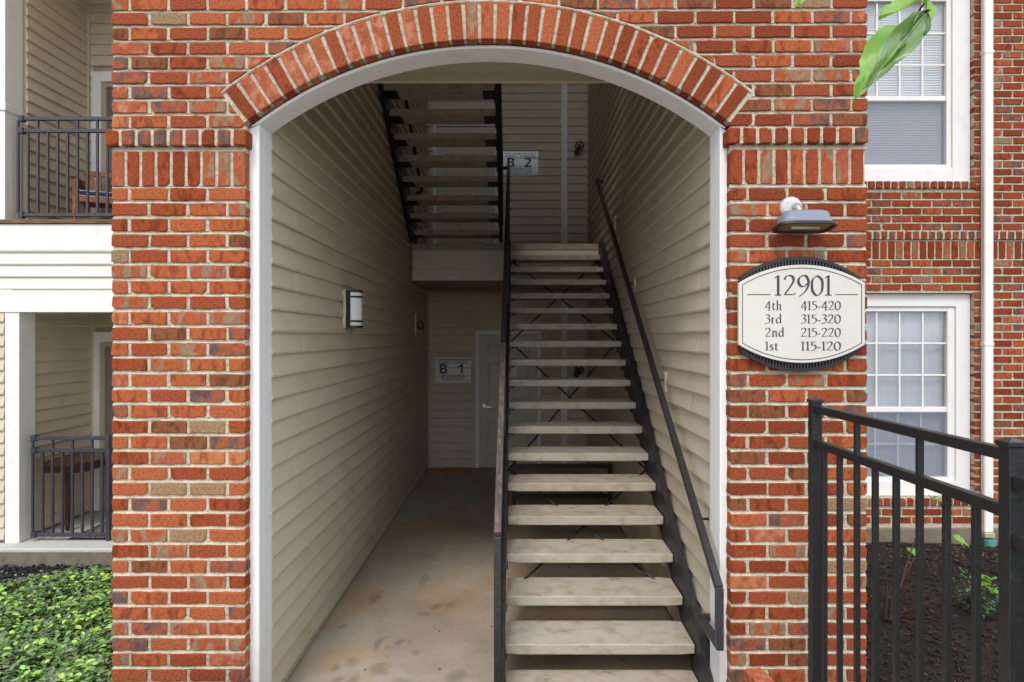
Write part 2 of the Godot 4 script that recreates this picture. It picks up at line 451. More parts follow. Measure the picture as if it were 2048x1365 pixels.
func entrance_wall() -> void:
	var t := thing("brick_entrance_wall", "red brick entrance wall with a wide segmental arch and two piers", "wall")
	# mortar body, an upside-down U
	var body := PackedVector2Array([Vector2(-2.101, -0.3), Vector2(-1.419, -0.3)])
	var steps := 40
	var rc := AR + 0.008
	var la := asin((-1.419 - AC.x) / rc)
	var ra := asin((1.125 - AC.x) / rc)
	for i in steps + 1:
		var a := lerpf(la, ra, float(i) / steps)
		body.append(AC + Vector2(sin(a), cos(a)) * rc)
	body.append_array([Vector2(1.125, -0.3), Vector2(1.823, -0.3), Vector2(1.823, 4.5), Vector2(-2.101, 4.5)])
	var core := Mesher.new()
	core.prism(body, Vector3(0, 0, -0.011), Vector3.RIGHT, Vector3.UP, Vector3(0, 0, -0.25))
	var sector := PackedVector2Array([AC])
	for i in 61:
		var a := lerpf(-AH - 0.007, AH + 0.007, i / 60.0)
		sector.append(AC + Vector2(sin(a), cos(a)) * (AE + 0.014))
	# piers below the belt
	for side in 2:
		var x0: float = [-2.109, 1.117][side]
		var x1: float = [-1.411, 1.831][side]
		for r in 37:
			var yc := ROW0 - ROW * r
			if yc < -0.15: break
			joint(core, x0 + 0.004, x1 - 0.004, yc - ROW + BH * 0.5, yc - BH * 0.5, 0.0, 0.0)
			var x := x0
			var w := MOD * 0.5 if r % 2 == 0 else MOD
			while x < x1 - 0.03:
				var e := minf(x + w - 0.0180 + rr(-0.003, 0.003), x1)
				if x1 - e < 0.03: e = x1
				var ed := rr(-0.004, 0.003) if x == x0 else rr(-0.001, 0.002)
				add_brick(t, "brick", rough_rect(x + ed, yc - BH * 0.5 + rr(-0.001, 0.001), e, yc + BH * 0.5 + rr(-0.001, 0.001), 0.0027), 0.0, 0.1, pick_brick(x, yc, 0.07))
				if e < x1 - 0.01: head(core, e + 0.0077, yc - BH * 0.5, yc + BH * 0.5, 0.010, 0.0)
				x += w
				w = MOD
		# the belt: a soldier course under a projecting rowlock course
		joint(core, x0, x1, ROW0 + BH * 0.5, 2.8455, 0.0, TILT * 0.5)
		joint(core, x0, x1, 3.025, 3.05, 0.0, TILT)
		joint(core, x0, x1, 3.1325, 3.151, 0.0, TILT)
		for k in 9:
			var a := x0 + 0.0791 * k
			add_brick(t, "soldier_brick", tilted(rough_rect(a + 0.001, 2.8455, a + 0.0625, 3.025, 0.0016), TILT), 0.0, 0.1, BR[[0, 4, 1, 0, 3][rng.randi() % 5]] if rng.randf() < 0.85 else BR[5])
			if k < 8: head(core, a + 0.071, 2.8455 + TILT * a, 3.025 + TILT * a, 0.011, 0.0)
			var b := x0 - 0.019 + 0.0829 * k
			var darkish: bool = side == 0 and k > 0 and k < 7
			var col: Material = BR[7] if darkish and rng.randf() < 0.85 else (BR[7] if rng.randf() < 0.25 else BR[[1, 4, 0][rng.randi() % 3]])
			add_brick(t, "rowlock_brick", tilted(rough_rect(b, 3.05, b + 0.064, 3.1325, 0.002), TILT), 0.024, 0.12, col, 0.006)
			if k < 8:
				core.box(Vector3(b + 0.0735, 3.0915 + TILT * b, -0.01), Vector3(0.021, 0.081, 0.05), 0.003)
	# courses above the belt, cut by the arch
	for r in 17:
		var yc := UP0 + UPROW * r
		var hh := UPROW - 0.0165
		var full := yc > 3.9
		var g := 0.0
		if absf(yc - AC.y) < AE:
			g = sqrt(maxf(0.0, pow(AE + 0.012, 2) - pow(yc + UPROW * 0.5 - AC.y, 2)))
		var lim := sin(AH) * (AE + 0.012)
		if r < 2: g = maxf(g, lim - (0.0 if r == 1 else 0.07))
		if g > 0.0:
			joint(core, -2.105, AC.x - g, yc + hh * 0.5, yc + UPROW - hh * 0.5, 0.0, TILT)
			joint(core, AC.x + g, 1.827, yc + hh * 0.5, yc + UPROW - hh * 0.5, 0.0, TILT)
		else:
			joint(core, -2.105, 1.827, yc + hh * 0.5, yc + UPROW - hh * 0.5, 0.0, TILT)
		var x := -2.109
		var w := MOD * 0.5 if r % 2 == 0 else MOD
		while x < 1.79:
			var e := minf(x + w - 0.0170 + rr(-0.0025, 0.0025), 1.833)
			if 1.833 - e < 0.03: e = 1.833
			var q := tilted(rough_rect(x + rr(-0.002, 0.002), yc - hh * 0.5, e, yc + hh * 0.5, 0.0023), TILT)
			var cut: Array = [q]
			if not full: cut = Geometry2D.clip_polygons(q, sector)
			for piece in cut:
				var box := Rect2(piece[0], Vector2.ZERO)
				for v in piece: box = box.expand(v)
				if box.size.x > 0.018 and box.size.y > 0.014:
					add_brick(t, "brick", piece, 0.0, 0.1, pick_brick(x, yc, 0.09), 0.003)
			var hx := e + 0.0075
			if e < 1.8 and not Geometry2D.is_point_in_polygon(Vector2(hx, yc - hh * 0.5), sector) and not Geometry2D.is_point_in_polygon(Vector2(hx, yc + hh * 0.5), sector):
				head(core, hx, yc - hh * 0.5 + TILT * x, yc + hh * 0.5 + TILT * x, 0.010, 0.0)
			x += w
			w = MOD
	# the arch ring
	var count := 35
	for k in count:
		var a := lerpf(-AH, AH, (k + 0.5) / count)
		var u := Vector2(cos(a), -sin(a))
		var w := Vector2(sin(a), cos(a))
		var rel := rough_rect(-0.0298, AR, 0.0298, AE, 0.0014)
		var p := PackedVector2Array()
		for v in rel:
			var wide := 1.0 + (v.y - AR) / AR * 0.7
			p.append(AC + u * v.x * wide + w * v.y)
		var mm: Material = BR[[0, 1, 4, 3, 0, 2][rng.randi() % 6]]
		var q := rng.randf()
		if q < 0.10: mm = BR[5]
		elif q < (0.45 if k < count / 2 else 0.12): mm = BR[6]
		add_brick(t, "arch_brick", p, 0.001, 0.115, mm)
	# extrados fillet of mortar
	var prev := []
	for i in 121:
		var a := lerpf(-AH - 0.006, AH + 0.006, i / 120.0)
		var w := Vector2(sin(a), cos(a))
		var cur := []
		for s in [[AE - 0.002, -0.006], [AE + 0.006 + rr(-0.0015, 0.0015), -0.0015 + rr(-0.001, 0.001)], [AE + 0.017, -0.008]]:
			var p: Vector2 = AC + w * s[0]
			cur.append(Vector3(p.x, p.y, s[1]))
		if i:
			for q in 2: core.quad(prev[q], cur[q], cur[q + 1], prev[q + 1], Vector3.BACK)
		prev = cur
	put("mortar", core, M.mortar, t)
	# white liner of the opening: two jambs and the bent soffit board
	var zf := -0.064
	var zb := -0.245
	var yl := AC.y + sqrt(pow(AR - 0.02, 2) - pow(-1.363 - AC.x, 2))
	var yr := AC.y + sqrt(pow(AR - 0.02, 2) - pow(1.082 - AC.x, 2))
	var j := Mesher.new()
	j.prism(PackedVector2Array([Vector2(-1.4165, 0.012), Vector2(-1.363, 0.012), Vector2(-1.363, yl - 0.002), Vector2(-1.4165, yl - 0.028)]), Vector3(0, 0, zf), Vector3.RIGHT, Vector3.UP, Vector3(0, 0, zb - zf), 0.0025)
	put("jamb_trim", j, M.white, t)
	j = Mesher.new()
	j.prism(PackedVector2Array([Vector2(1.1225, 0.012), Vector2(1.082, 0.012), Vector2(1.082, yr - 0.002), Vector2(1.1225, yr - 0.022)]), Vector3(0, 0, zf), Vector3.RIGHT, Vector3.UP, Vector3(0, 0, zb - zf), 0.0025)
	put("jamb_trim", j, M.white, t)
	var arc := PackedVector2Array()
	var a0 := asin((-1.4165 - AC.x) / (AR - 0.004))
	var a1 := asin((1.1225 - AC.x) / (AR - 0.004))
	for i in 49:
		var a := lerpf(a0, a1, i / 48.0)
		arc.append(AC + Vector2(sin(a), cos(a)) * (AR - 0.004))
	a0 = asin((-1.363 - AC.x) / (AR - 0.02)); a1 = asin((1.082 - AC.x) / (AR - 0.02))
	for i in 49:
		var a := lerpf(a1, a0, i / 48.0)
		arc.append(AC + Vector2(sin(a), cos(a)) * (AR - 0.02))
	j = Mesher.new()
	j.prism(arc, Vector3(0, 0, zf), Vector3.RIGHT, Vector3.UP, Vector3(0, 0, zb - zf), 0.002)
	put("arch_trim", j, M.white, t)
	var fk := thing("siding_wall", "unseen tower flank in cream siding, added to bounce light onto the left balconies", "wall")  # out of view, faced in cream so that it bounces light leftwards
	siding(fk, Vector3(-2.09, 0, -0.76), Vector3(0, 0, -1), Vector3.LEFT, 2.52, 0.02, 75, 0.127, M.vinyl, [], false)
	var fs := Mesher.new()
	fs.box(Vector3(-2.03, 4.6, -2.02), Vector3(0.1, 9.8, 2.52))
	put("wall_core", fs, M.trim_tan, fk)
	# the rest of the tower: flanks and the wall above the picture
	var s := Mesher.new()
	s.box(Vector3(1.772, 4.6, -1.77), Vector3(0.1, 9.8, 3.02))
	s.box(Vector3(-2.05, 4.6, -0.51), Vector3(0.1, 9.8, 0.5))
	s.box(Vector3(-0.139, 5.48, -0.13), Vector3(3.92, 1.95, 0.24))
	for x in [-1.76, 1.475]:
		s.box(Vector3(x, 7.98, -0.13), Vector3(0.68, 3.03, 0.24))
	put("upper_wall", s, BR[1], t)

# ------------------------------------------------------------------ lap siding
func siding(parent: Node, o: Vector3, along: Vector3, nrm: Vector3, length: float, y0: float, rows: int, h: float, mats: Array, holes := [], seams := true, thick := 0.025) -> void:
	# holes: [a0, a1, y0, y1] along the wall
	for r in rows:
		var yb := y0 + h * r
		var spans := [Vector2(0.0, length)]
		for q in holes:
			if yb + h * 0.6 > q[2] and yb + h * 0.4 < q[3]:
				var next := []
				for s in spans:
					if q[1] <= s.x or q[0] >= s.y: next.append(s); continue
					if q[0] > s.x: next.append(Vector2(s.x, q[0]))
					if q[1] < s.y: next.append(Vector2(q[1], s.y))
				spans = next
		for s in spans:
			var cuts := [s.x]
			if seams and s.y - s.x > 4.0 and r % 3 != 1:
				cuts.append(s.x + rr(0.5, 0.9) * (s.y - s.x) * 0.9 * (0.12 if r % 3 == 0 else 0.75))
			cuts.append(s.y)
			for c in cuts.size() - 1:
				var a: float = cuts[c]
				var b: float = cuts[c + 1] + (0.02 if c < cuts.size() - 2 else 0.0)
				var lift := 0.0016 if c % 2 else 0.0
				var prof := [Vector2(0.0, 0.001), Vector2(thick - 0.012, 0.0), Vector2(thick - 0.004, 0.004), Vector2(thick, 0.014), Vector2(0.002, h + 0.004), Vector2(0.0, h + 0.004)]
				var ms := Mesher.new()
				var segs := maxi(1, int((b - a) / 0.45))
				var prev := []
				for i in segs + 1:
					var t := lerpf(a, b, float(i) / segs)
					var dt := wob.get_noise_2d(t * 60.0 + r * 97.0, o.x * 31.0) * 0.0022 + lift
					var dy := wob.get_noise_2d(t * 45.0, r * 53.0 + o.z * 13.0) * 0.0022
					var cur := []
					for p in prof:
						cur.append(o + along * t + nrm * (p.x + dt * (1.0 if p.x > 0.002 else 0.0)) + Vector3.UP * (yb + p.y + dy))
					if i:
						for k in 5:
							var hint: Vector3 = [Vector3.DOWN, nrm * 0.3 + Vector3.DOWN, nrm, nrm, Vector3.UP][k]
							ms.quad(prev[k], cur[k], cur[k + 1], prev[k + 1], hint)
					else:
						for k in range(1, 5): ms.tri(cur[0], cur[k], cur[k + 1], -along)
					prev = cur
				for k in range(1, 5): ms.tri(prev[0], prev[k], prev[k + 1], along)
				put("siding_board", ms, mats[rng.randi() % mats.size()], parent)

const XL := -1.363     # breezeway walls
const XR := 1.118
const ZBACK := -6.884
const LAND := 3.261
const ZLAND := -5.214

func floor_y(z: float) -> float:
	return clampf(-(z + 0.5) / 6.4, 0.0, 1.0) * 0.04

func breezeway() -> void:
	# left wall
	var l := thing("siding_wall", "long cream lap siding wall on the left of the breezeway carrying the wall lamp", "wall")
	siding(l, Vector3(XL - 0.018, 0, -0.246), Vector3(0, 0, -1), Vector3.RIGHT, 6.66, 0.045, 49, 0.127, M.vinyl)
	var s := Mesher.new()
	s.box(Vector3(XL - 0.079, 4.75, -3.57), Vector3(0.12, 9.5, 6.64))
	put("wall_core", s, M.trim_tan, l)
	s = Mesher.new()
	s.box(Vector3(XL - 0.004, 0.032, -3.57), Vector3(0.02, 0.026, 6.62), 0.003)
	put("starter_strip", s, M.trim_tan, l)
	# right wall
	var r := thing("siding_wall", "cream lap siding wall on the right beside the stair behind the wall handrail", "wall")
	siding(r, Vector3(XR + 0.018, 0, -0.246), Vector3(0, 0, -1), Vector3.LEFT, 6.66, 0.045, 49, 0.127, M.vinyl)
	s = Mesher.new()
	s.box(Vector3(XR + 0.079, 4.75, -3.57), Vector3(0.12, 9.5, 6.64))
	put("wall_core", s, M.trim_tan, r)
	# back wall, two storeys
	var b := thing("siding_wall", "dim siding wall at the back of the breezeway with a six panel door on each floor", "wall")
	var W := XR - XL
	var d1a := X(951, 10.4) - XL
	var d1b := X(1082, 10.4) - XL
	var d2a := X(866, 10.4) - XL
	var d2b := X(997, 10.4) - XL
	var sa := X(1123, 10.35) - XL
	var sb := X(1135, 10.35) - XL
	siding(b, Vector3(XL, 0, ZBACK), Vector3.RIGHT, Vector3.BACK, W, 0.04, 22, 0.127, M.vinyl, [[d1a, d1b, -1.0, 2.10], [sa, sb, -1.0, 9.0]], false)
	siding(b, Vector3(XL, 0, ZBACK), Vector3.RIGHT, Vector3.BACK, W, LAND + 0.005, 24, 0.127, M.vinyl, [[d2a, d2b, 3.0, LAND + 2.10], [sa, sb, -1.0, 9.0]], false)
	s = Mesher.new()
	s.box(Vector3((XL + XR) * 0.5, 4.75, ZBACK - 0.07), Vector3(W + 0.3, 9.5, 0.12))
	put("wall_core", s, M.trim_tan, b)
	for k in 2:
		s = Mesher.new()
		var y0: float = [0.03, LAND][k]
		var y1: float = [2.78, 6.3][k]
		s.box(Vector3(XL + (sa + sb) * 0.5, (y0 + y1) * 0.5, ZBACK + 0.012), Vector3(sb - sa, y1 - y0, 0.032), 0.002)
		put("trim_board", s, M.white, b)
		s = Mesher.new()
		s.box(Vector3(XL + 0.012, (y0 + y1) * 0.5, ZBACK + 0.014), Vector3(0.036, y1 - y0, 0.03), 0.002)
		s.box(Vector3(XR - 0.012, (y0 + y1) * 0.5, ZBACK + 0.014), Vector3(0.036, y1 - y0, 0.03), 0.002)
		put("corner_post", s, M.trim_tan, b)
	make_door(b, XL + d1a, XL + d1b, 0.04, 2.05, true)
	make_door(b, XL + d2a, XL + d2b, LAND + 0.004, 2.03, false)
	# header behind the arch
	var hd := thing("ceiling", "taupe soffit panel with a light edge board just inside the arch", "ceiling")
	s = Mesher.new()
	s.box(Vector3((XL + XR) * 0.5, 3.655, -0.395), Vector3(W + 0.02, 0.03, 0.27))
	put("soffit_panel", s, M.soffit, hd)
	s = Mesher.new()
	s.box(Vector3((XL + XR) * 0.5, 3.66, -0.545), Vector3(W + 0.02, 0.155, 0.03), 0.004)
	put("edge_board", s, M.trim_tan, hd)
	s = Mesher.new()
	s.box(Vector3((XL + XR) * 0.5, 4.1, -0.40), Vector3(W + 0.02, 0.78, 0.26))
	put("knee_wall", s, M.trim_tan, hd)
	# roof over the stairwell and the tower
	s = Mesher.new()
	s.box(Vector3(-0.135, 9.6, -3.3), Vector3(4.1, 0.2, 7.4))
	struct("roof", s, M.soffit, "roof slab over the stairwell above the picture", "roof")
	s = Mesher.new()
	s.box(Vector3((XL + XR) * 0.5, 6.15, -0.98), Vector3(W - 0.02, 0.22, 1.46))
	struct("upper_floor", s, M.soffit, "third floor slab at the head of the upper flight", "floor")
	# landing
	var ld := thing("landing", "concrete stair landing with pale two board fascia at second floor level", "landing")
	s = Mesher.new()
	s.box(Vector3((XL + XR) * 0.5, LAND - 0.04, (ZLAND + ZBACK) * 0.5), Vector3(W - 0.03, 0.08, ZLAND - ZBACK - 0.01), 0.006)
	put("slab", s, M.tread[1], ld)
	s = Mesher.new()
	s.box(Vector3((XL + XR) * 0.5, LAND - 0.205, ZLAND - 0.035), Vector3(W - 0.034, 0.245, 0.04), 0.003)
	put("fascia_board", s, M.fascia, ld)
	s = Mesher.new()
	s.box(Vector3((XL + XR) * 0.5, LAND - 0.402, ZLAND - 0.03), Vector3(W - 0.034, 0.145, 0.05), 0.003)
	put("fascia_board", s, M.fascia, ld)
	s = Mesher.new()
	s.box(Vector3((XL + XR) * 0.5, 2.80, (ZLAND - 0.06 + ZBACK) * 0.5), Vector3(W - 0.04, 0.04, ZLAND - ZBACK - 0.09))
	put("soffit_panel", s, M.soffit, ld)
	s = Mesher.new()
	s.box(Vector3((XL + XR) * 0.5, 2.745, ZBACK + 0.03), Vector3(W - 0.08, 0.06, 0.03), 0.003)
	put("frieze_board", s, M.trim_tan, ld)

func make_door(b: Node, xa: float, xb: float, y0: float, h: float, lever_left: bool) -> void:
	var z := ZBACK + 0.02
	var cw := 0.062
	var s := Mesher.new()
	s.box(Vector3(xa + cw * 0.5, y0 + h * 0.5, z), Vector3(cw, h, 0.05), 0.004)
	s.box(Vector3(xb - cw * 0.5, y0 + h * 0.5, z), Vector3(cw, h, 0.05), 0.004)
	s.box(Vector3((xa + xb) * 0.5, y0 + h + cw * 0.5 + 0.001, z), Vector3(xb - xa, cw, 0.05), 0.004)
	put("door_casing", s, M.white, b)
	var w := xb - xa - cw * 2.0
	var x0 := xa + cw
	s = Mesher.new()
	s.box(Vector3((xa + xb) * 0.5, y0 + h * 0.5, ZBACK - 0.004), Vector3(w - 0.008, h - 0.008, 0.03), 0.003)
	var d := put("door", s, M.door, b)
	var pw := (w - 0.36) * 0.5
	for c in 2:
		var px := x0 + 0.12 + (pw + 0.12) * c
		for q in [[0.20, 0.72], [0.90, 1.62], [1.73, 1.91]]:
			# a raised panel inside a moulded frame
			s = Mesher.new()
			var zf := ZBACK + 0.011
			var py0: float = y0 + q[0]
			var py1: float = y0 + q[1]
			for e in [[px + pw * 0.5, py0 + 0.008, pw, 0.016], [px + pw * 0.5, py1 - 0.008, pw, 0.016], [px + 0.008, (py0 + py1) * 0.5, 0.016, py1 - py0 - 0.033], [px + pw - 0.008, (py0 + py1) * 0.5, 0.016, py1 - py0 - 0.033]]:
				s.box(Vector3(e[0], e[1], zf + 0.007), Vector3(e[2], e[3], 0.018), 0.006)
			s.box(Vector3(px + pw * 0.5, (py0 + py1) * 0.5, zf + 0.006), Vector3(pw - 0.07, py1 - py0 - 0.07, 0.014), 0.006)
			put("door_panel", s, M.door, d)
	s = Mesher.new()
	var hx := x0 + 0.07 if lever_left else xb - cw - 0.07
	s.lathe([Vector2(0.0, 0.02), Vector2(0.028, 0.018), Vector2(0.034, 0.0)], Vector3(hx, y0 + 0.95, ZBACK + 0.012), Basis(Vector3.RIGHT, Vector3.BACK, Vector3.DOWN), 16)
	s.tube([Vector3(hx, y0 + 0.95, ZBACK + 0.03), Vector3(hx, y0 + 0.95, ZBACK + 0.07)], [0.011], 8)
	s.bar(Vector3(hx - 0.01, y0 + 0.95, ZBACK + 0.07), Vector3(hx + (0.125 if lever_left else -0.125), y0 + 0.935, ZBACK + 0.07), 0.02, 0.028, 0.006)
	put("handle", s, M.chrome, d)
	if lever_left:
		s = Mesher.new()
		s.box(Vector3(X(1027, 10.35), Y(744, 10.35), ZBACK + 0.02), Vector3(0.075, 0.14, 0.008), 0.002)
		put("number_plate", s, M.plate, d)

# ------------------------------------------------------------------ stairs
const RISE := 0.178
const RUN := 0.279
const Z1 := -0.469      # nosing of the second tread
const Y1 := 0.235
const TX0 := -0.059
const TX1 := 1.056

func tread_mesh(x0: float, x1: float, zf: float, zb: float, y: float, th: float) -> Mesher:
	# a precast tread with softened, slightly chipped edges
	var s := Mesher.new()
	var segs := 14
	var prev := []
	for i in segs + 1:
		var x := lerpf(x0, x1, float(i) / segs)
		var e := 0.004 if i == 0 or i == segs else 0.0
		var n1 := rr(-0.0015, 0.0015)
		var n2 := rr(-0.001, 0.001)
		var c := rr(0.004, 0.007) + (0.006 if rng.randf() < 0.06 else 0.0)
		var cur := [Vector3(x, y - e, zb + e), Vector3(x, y + n2 - e, zf - c - e - 0.002), Vector3(x, y - c * 0.45 - e, zf - c * 0.35 - e), Vector3(x, y - c - e, zf + n1 * 0.5 - e), Vector3(x, y - th + 0.006 + e, zf - 0.004 + n1 * 0.5 - e), Vector3(x, y - th + e, zf - 0.011 - e), Vector3(x, y - th + e, zb + e)]
		if i:
			var hints := [Vector3.UP, Vector3(0, 1, 0.6), Vector3(0, 0.6, 1), Vector3.BACK, Vector3(0, -1, 1), Vector3.DOWN, Vector3.FORWARD]
			for k in 7: s.quad(prev[k], cur[k], cur[(k + 1) % 7], prev[(k + 1) % 7], hints[k])
		if i == 0 or i == segs:
			for k in range(1, 6): s.tri(cur[0], cur[k], cur[k + 1], Vector3.LEFT if i == 0 else Vector3.RIGHT)
		prev = cur
	return s

func channel(s: Mesher, x: float, out: float, poly: PackedVector2Array, top: Array, bottom: Array) -> void:
	# web plate at x with flanges turned to x + out
	s.prism(poly, Vector3(x, 0, 0), Vector3(0, 0, -1), Vector3.UP, Vector3(signf(out) * 0.008, 0, 0))
	for e in [top, bottom]:
		var a: Vector2 = e[0]
		var b: Vector2 = e[1]
		s.bar(Vector3(x + out * 0.5, a.y, -a.x), Vector3(x + out * 0.5, b.y, -b.x), absf(out), 0.011, 0.002)

func main_stair() -> void:
	var t := thing("staircase", "straight open riser stair with worn concrete treads and black steel stringers", "staircase")
	for k in 18:
		var zf := Z1 - RUN * (k - 1)
		var y := Y1 + RISE * (k - 1)
		var s := tread_mesh(TX0 + rr(-0.002, 0.002), TX1 + rr(-0.003, 0.003), zf, zf - 0.335, y, 0.065 if k > 0 else 0.055)
		put("tread", s, M.tread[rng.randi() % 3], t)
		if k > 0:
			for side in 2:
				var bx: float = [TX0 + 0.028, TX1 - 0.028][side]
				s = Mesher.new()
				s.box(Vector3(bx, y - 0.070, zf - 0.17), Vector3(0.06, 0.007, 0.24))
				s.box(Vector3([TX0 - 0.0, TX1 + 0.0][side] , y - 0.093, zf - 0.17), Vector3(0.007, 0.052, 0.24))
				s.lathe([Vector2(0.0, 0.0), Vector2(0.010, 0.0), Vector2(0.010, 0.009), Vector2(0.0, 0.009)], Vector3(bx, y - 0.083, zf - 0.07), Basis(), 6)
				put("bracket", s, M.black, t)
	# stringers
	var sl := RISE / RUN
	var line := func(z: float, off: float) -> float: return Y1 + off + sl * (-(z - Z1))
	for side in 2:
		var x: float = [TX0 - 0.008, TX1 + 0.006][side]
		var out: float = [-0.042, 0.044][side]
		var up := 0.115
		var dn := -0.24
		var zb := -5.17
		var zl := Z1 - (-(Y1 + dn)) / sl       # where the lower edge meets the floor
		var ztop := Z1 - (LAND + 0.01 - Y1 - up) / sl
		var poly := PackedVector2Array([Vector2(0.10, 0.004), Vector2(-zl, 0.004), Vector2(-zb, line.call(zb, dn)), Vector2(-zb, LAND + 0.01), Vector2(-ztop, LAND + 0.01), Vector2(0.10, line.call(-0.10, up))])
		var s := Mesher.new()
		channel(s, x, out, poly, [Vector2(0.10, line.call(-0.10, up)), Vector2(-ztop, LAND + 0.01)], [Vector2(-zl, 0.006), Vector2(-zb, line.call(zb, dn))])
		s.bar(Vector3(x + out * 0.5, 0.01, -0.10), Vector3(x + out * 0.5, line.call(-0.10, up), -0.10), absf(out), 0.011)
		put("stringer", s, M.steel, t)
	# rods crossing under the flight
	for seg in [[-0.95, -1.95], [-1.95, -3.55], [-3.55, -5.16]]:
		for dirn in 2:
			var xa: float = [TX0, TX1][dirn]
			var xb: float = [TX1, TX0][dirn]
			var s := Mesher.new()
			s.tube([Vector3(xa, line.call(seg[0], -0.20), seg[0]), Vector3(xb, line.call(seg[1], -0.20), seg[1])], [0.008], 6)
			put("cross_brace", s, M.black, t)
	# guard on the open side, seen edge-on
	var gx := -0.100
	var top := Mesher.new()
	var ga := Vector3(gx, 0.985, -0.13)
	var gb := Vector3(gx, 4.315, -5.44)
	top.bar(ga, ga.lerp(gb, 0.30), 0.039, 0.040, 0.003)
	put("guard_rail", top, M.worn, t).set_meta("label", "rust worn lower length of the guard rail")
	top = Mesher.new()
	top.bar(ga.lerp(gb, 0.3003), gb, 0.0385, 0.0395, 0.003)
	put("guard_rail", top, M.steel, t)
	for off in [-0.10, -0.80]:
		var s := Mesher.new()
		s.bar(Vector3(gx - 0.002, 0.985 + off, -0.15), Vector3(gx - 0.002, 4.315 + off, -5.44), 0.026, 0.032, 0.003)
		put("guard_rail", s, M.black, t)
	for pz in [-0.13, -1.9, -3.67, -5.42]:
		var s := Mesher.new()
		var yt = 0.985 + (4.315 - 0.985) * ((-0.13 - pz) / 5.31)
		var yb := maxf(0.003, yt - 1.25)
		s.box(Vector3(gx, (yt - 0.012 + yb) * 0.5, pz), Vector3(0.0385, yt - 0.012 - yb, 0.0385), 0.003)
		put("guard_post", s, M.steel, t)
	for k in 41:
		var pz := -0.29 - 0.125 * k
		if pz < -5.36: break
		var yt := 0.985 + (4.315 - 0.985) * ((-0.13 - pz) / 5.31)
		var s := Mesher.new()
		s.box(Vector3(gx - 0.002, yt - 0.45, pz), Vector3(0.016, 0.70, 0.016), 0.001)
		put("guard_picket", s, M.black, t)
	var arm := Mesher.new()
	arm.bar(Vector3(gx, 4.29, -5.42), Vector3(-0.185, 4.29, -5.42), 0.036, 0.036, 0.003)
	put("guard_arm", arm, M.black, t)

func upper_stair() -> void:
	var t := thing("staircase", "upper open riser flight climbing toward the viewer from the landing, seen from below", "staircase")
	var x0 := -1.305
	var x1 := -0.213
	var rise := 0.1625
	for k in 14:
		var zr := Z(8.6) + RUN * k          # rear edge, toward the viewer
		var y := 3.42 + rise * k
		if y > 5.6: break
		var s := tread_mesh(x0, x1, 0.0, -0.325, 0.0, 0.062)
		var o := put("tread", s, M.tread[1], t)
		o.transform = Transform3D(Basis(Vector3.UP, PI), Vector3(x0 + x1, y, zr - 0.325))
		for side in 2:
			s = Mesher.new()
			var bx: float = [x0 + 0.06, x1 - 0.06][side]
			s.box(Vector3(bx, y - 0.067, zr - 0.15), Vector3(0.12, 0.007, 0.22))
			s.box(Vector3([x0 + 0.004, x1 - 0.004][side], y - 0.095, zr - 0.15), Vector3(0.007, 0.055, 0.22))
			put("bracket", s, M.black, t)
	var sl := rise / RUN
	var z0 := Z(8.6) - 0.325
	for side in 2:
		var x: float = [x0 - 0.005, x1 + 0.005][side]
		var out: float = [-0.04, 0.042][side]
		var za := z0 + 0.02
		var ze := z0 + RUN * 12.5
		var f := func(z: float, off: float) -> float: return 3.42 + off + sl * (z - z0)
		var poly := PackedVector2Array([Vector2(-za, LAND), Vector2(-(za + 0.34), LAND), Vector2(-ze, f.call(ze, -0.24)), Vector2(-ze, f.call(ze, 0.10)), Vector2(-za, f.call(za, 0.10))])
		var s := Mesher.new()
		channel(s, x, out, poly, [Vector2(-za, f.call(za, 0.10)), Vector2(-ze, f.call(ze, 0.10))], [Vector2(-(za + 0.34), LAND + 0.006), Vector2(-ze, f.call(ze, -0.24))])
		put("stringer", s, M.black, t)
		# guard or wall rail over it
		var gx: float = [x0 - 0.005, x1 + 0.026][side]
		s = Mesher.new()
		if side == 1:
			s.bar(Vector3(gx, 3.42 + 0.93, z0), Vector3(gx, f.call(ze, 0.93), ze), 0.036, 0.036, 0.003)
			put("guard_rail", s, M.black, t)
			for k in 5:
				s = Mesher.new()
				var pz := z0 + 0.05 + 0.8 * k
				s.box(Vector3(gx, f.call(pz, 0.5), pz), Vector3(0.034, 0.84, 0.034), 0.002)
				put("guard_post", s, M.black, t)
	# wall handrail of this flight
	var h := thing("wall_handrail", "black handrail on the left wall seen between the upper flight treads", "handrail")
	var s := Mesher.new()
	var hx := XL + 0.085
	s.bar(Vector3(hx, 4.03, Z(9.15)), Vector3(hx, 5.72, Z(6.3)), 0.036, 0.036, 0.003)
	put("rail", s, M.black, h)
	s = Mesher.new()
	s.bar(Vector3(hx, 4.03, Z(9.15)), Vector3(XL, 4.0, Z(9.17)), 0.034, 0.034, 0.003)
	put("return_end", s, M.black, h)
	for d in [8.6, 7.2]:
		s = Mesher.new()
		var y = 4.03 + (9.15 - d) / 2.85 * 1.69
		s.bar(Vector3(hx, y - 0.02, Z(d)), Vector3(XL + 0.008, y - 0.07, Z(d)), 0.014, 0.014, 0.002)
		s.box(Vector3(XL + 0.01, y - 0.07, Z(d)), Vector3(0.012, 0.08, 0.05), 0.002)
		put("bracket", s, M.black, h)

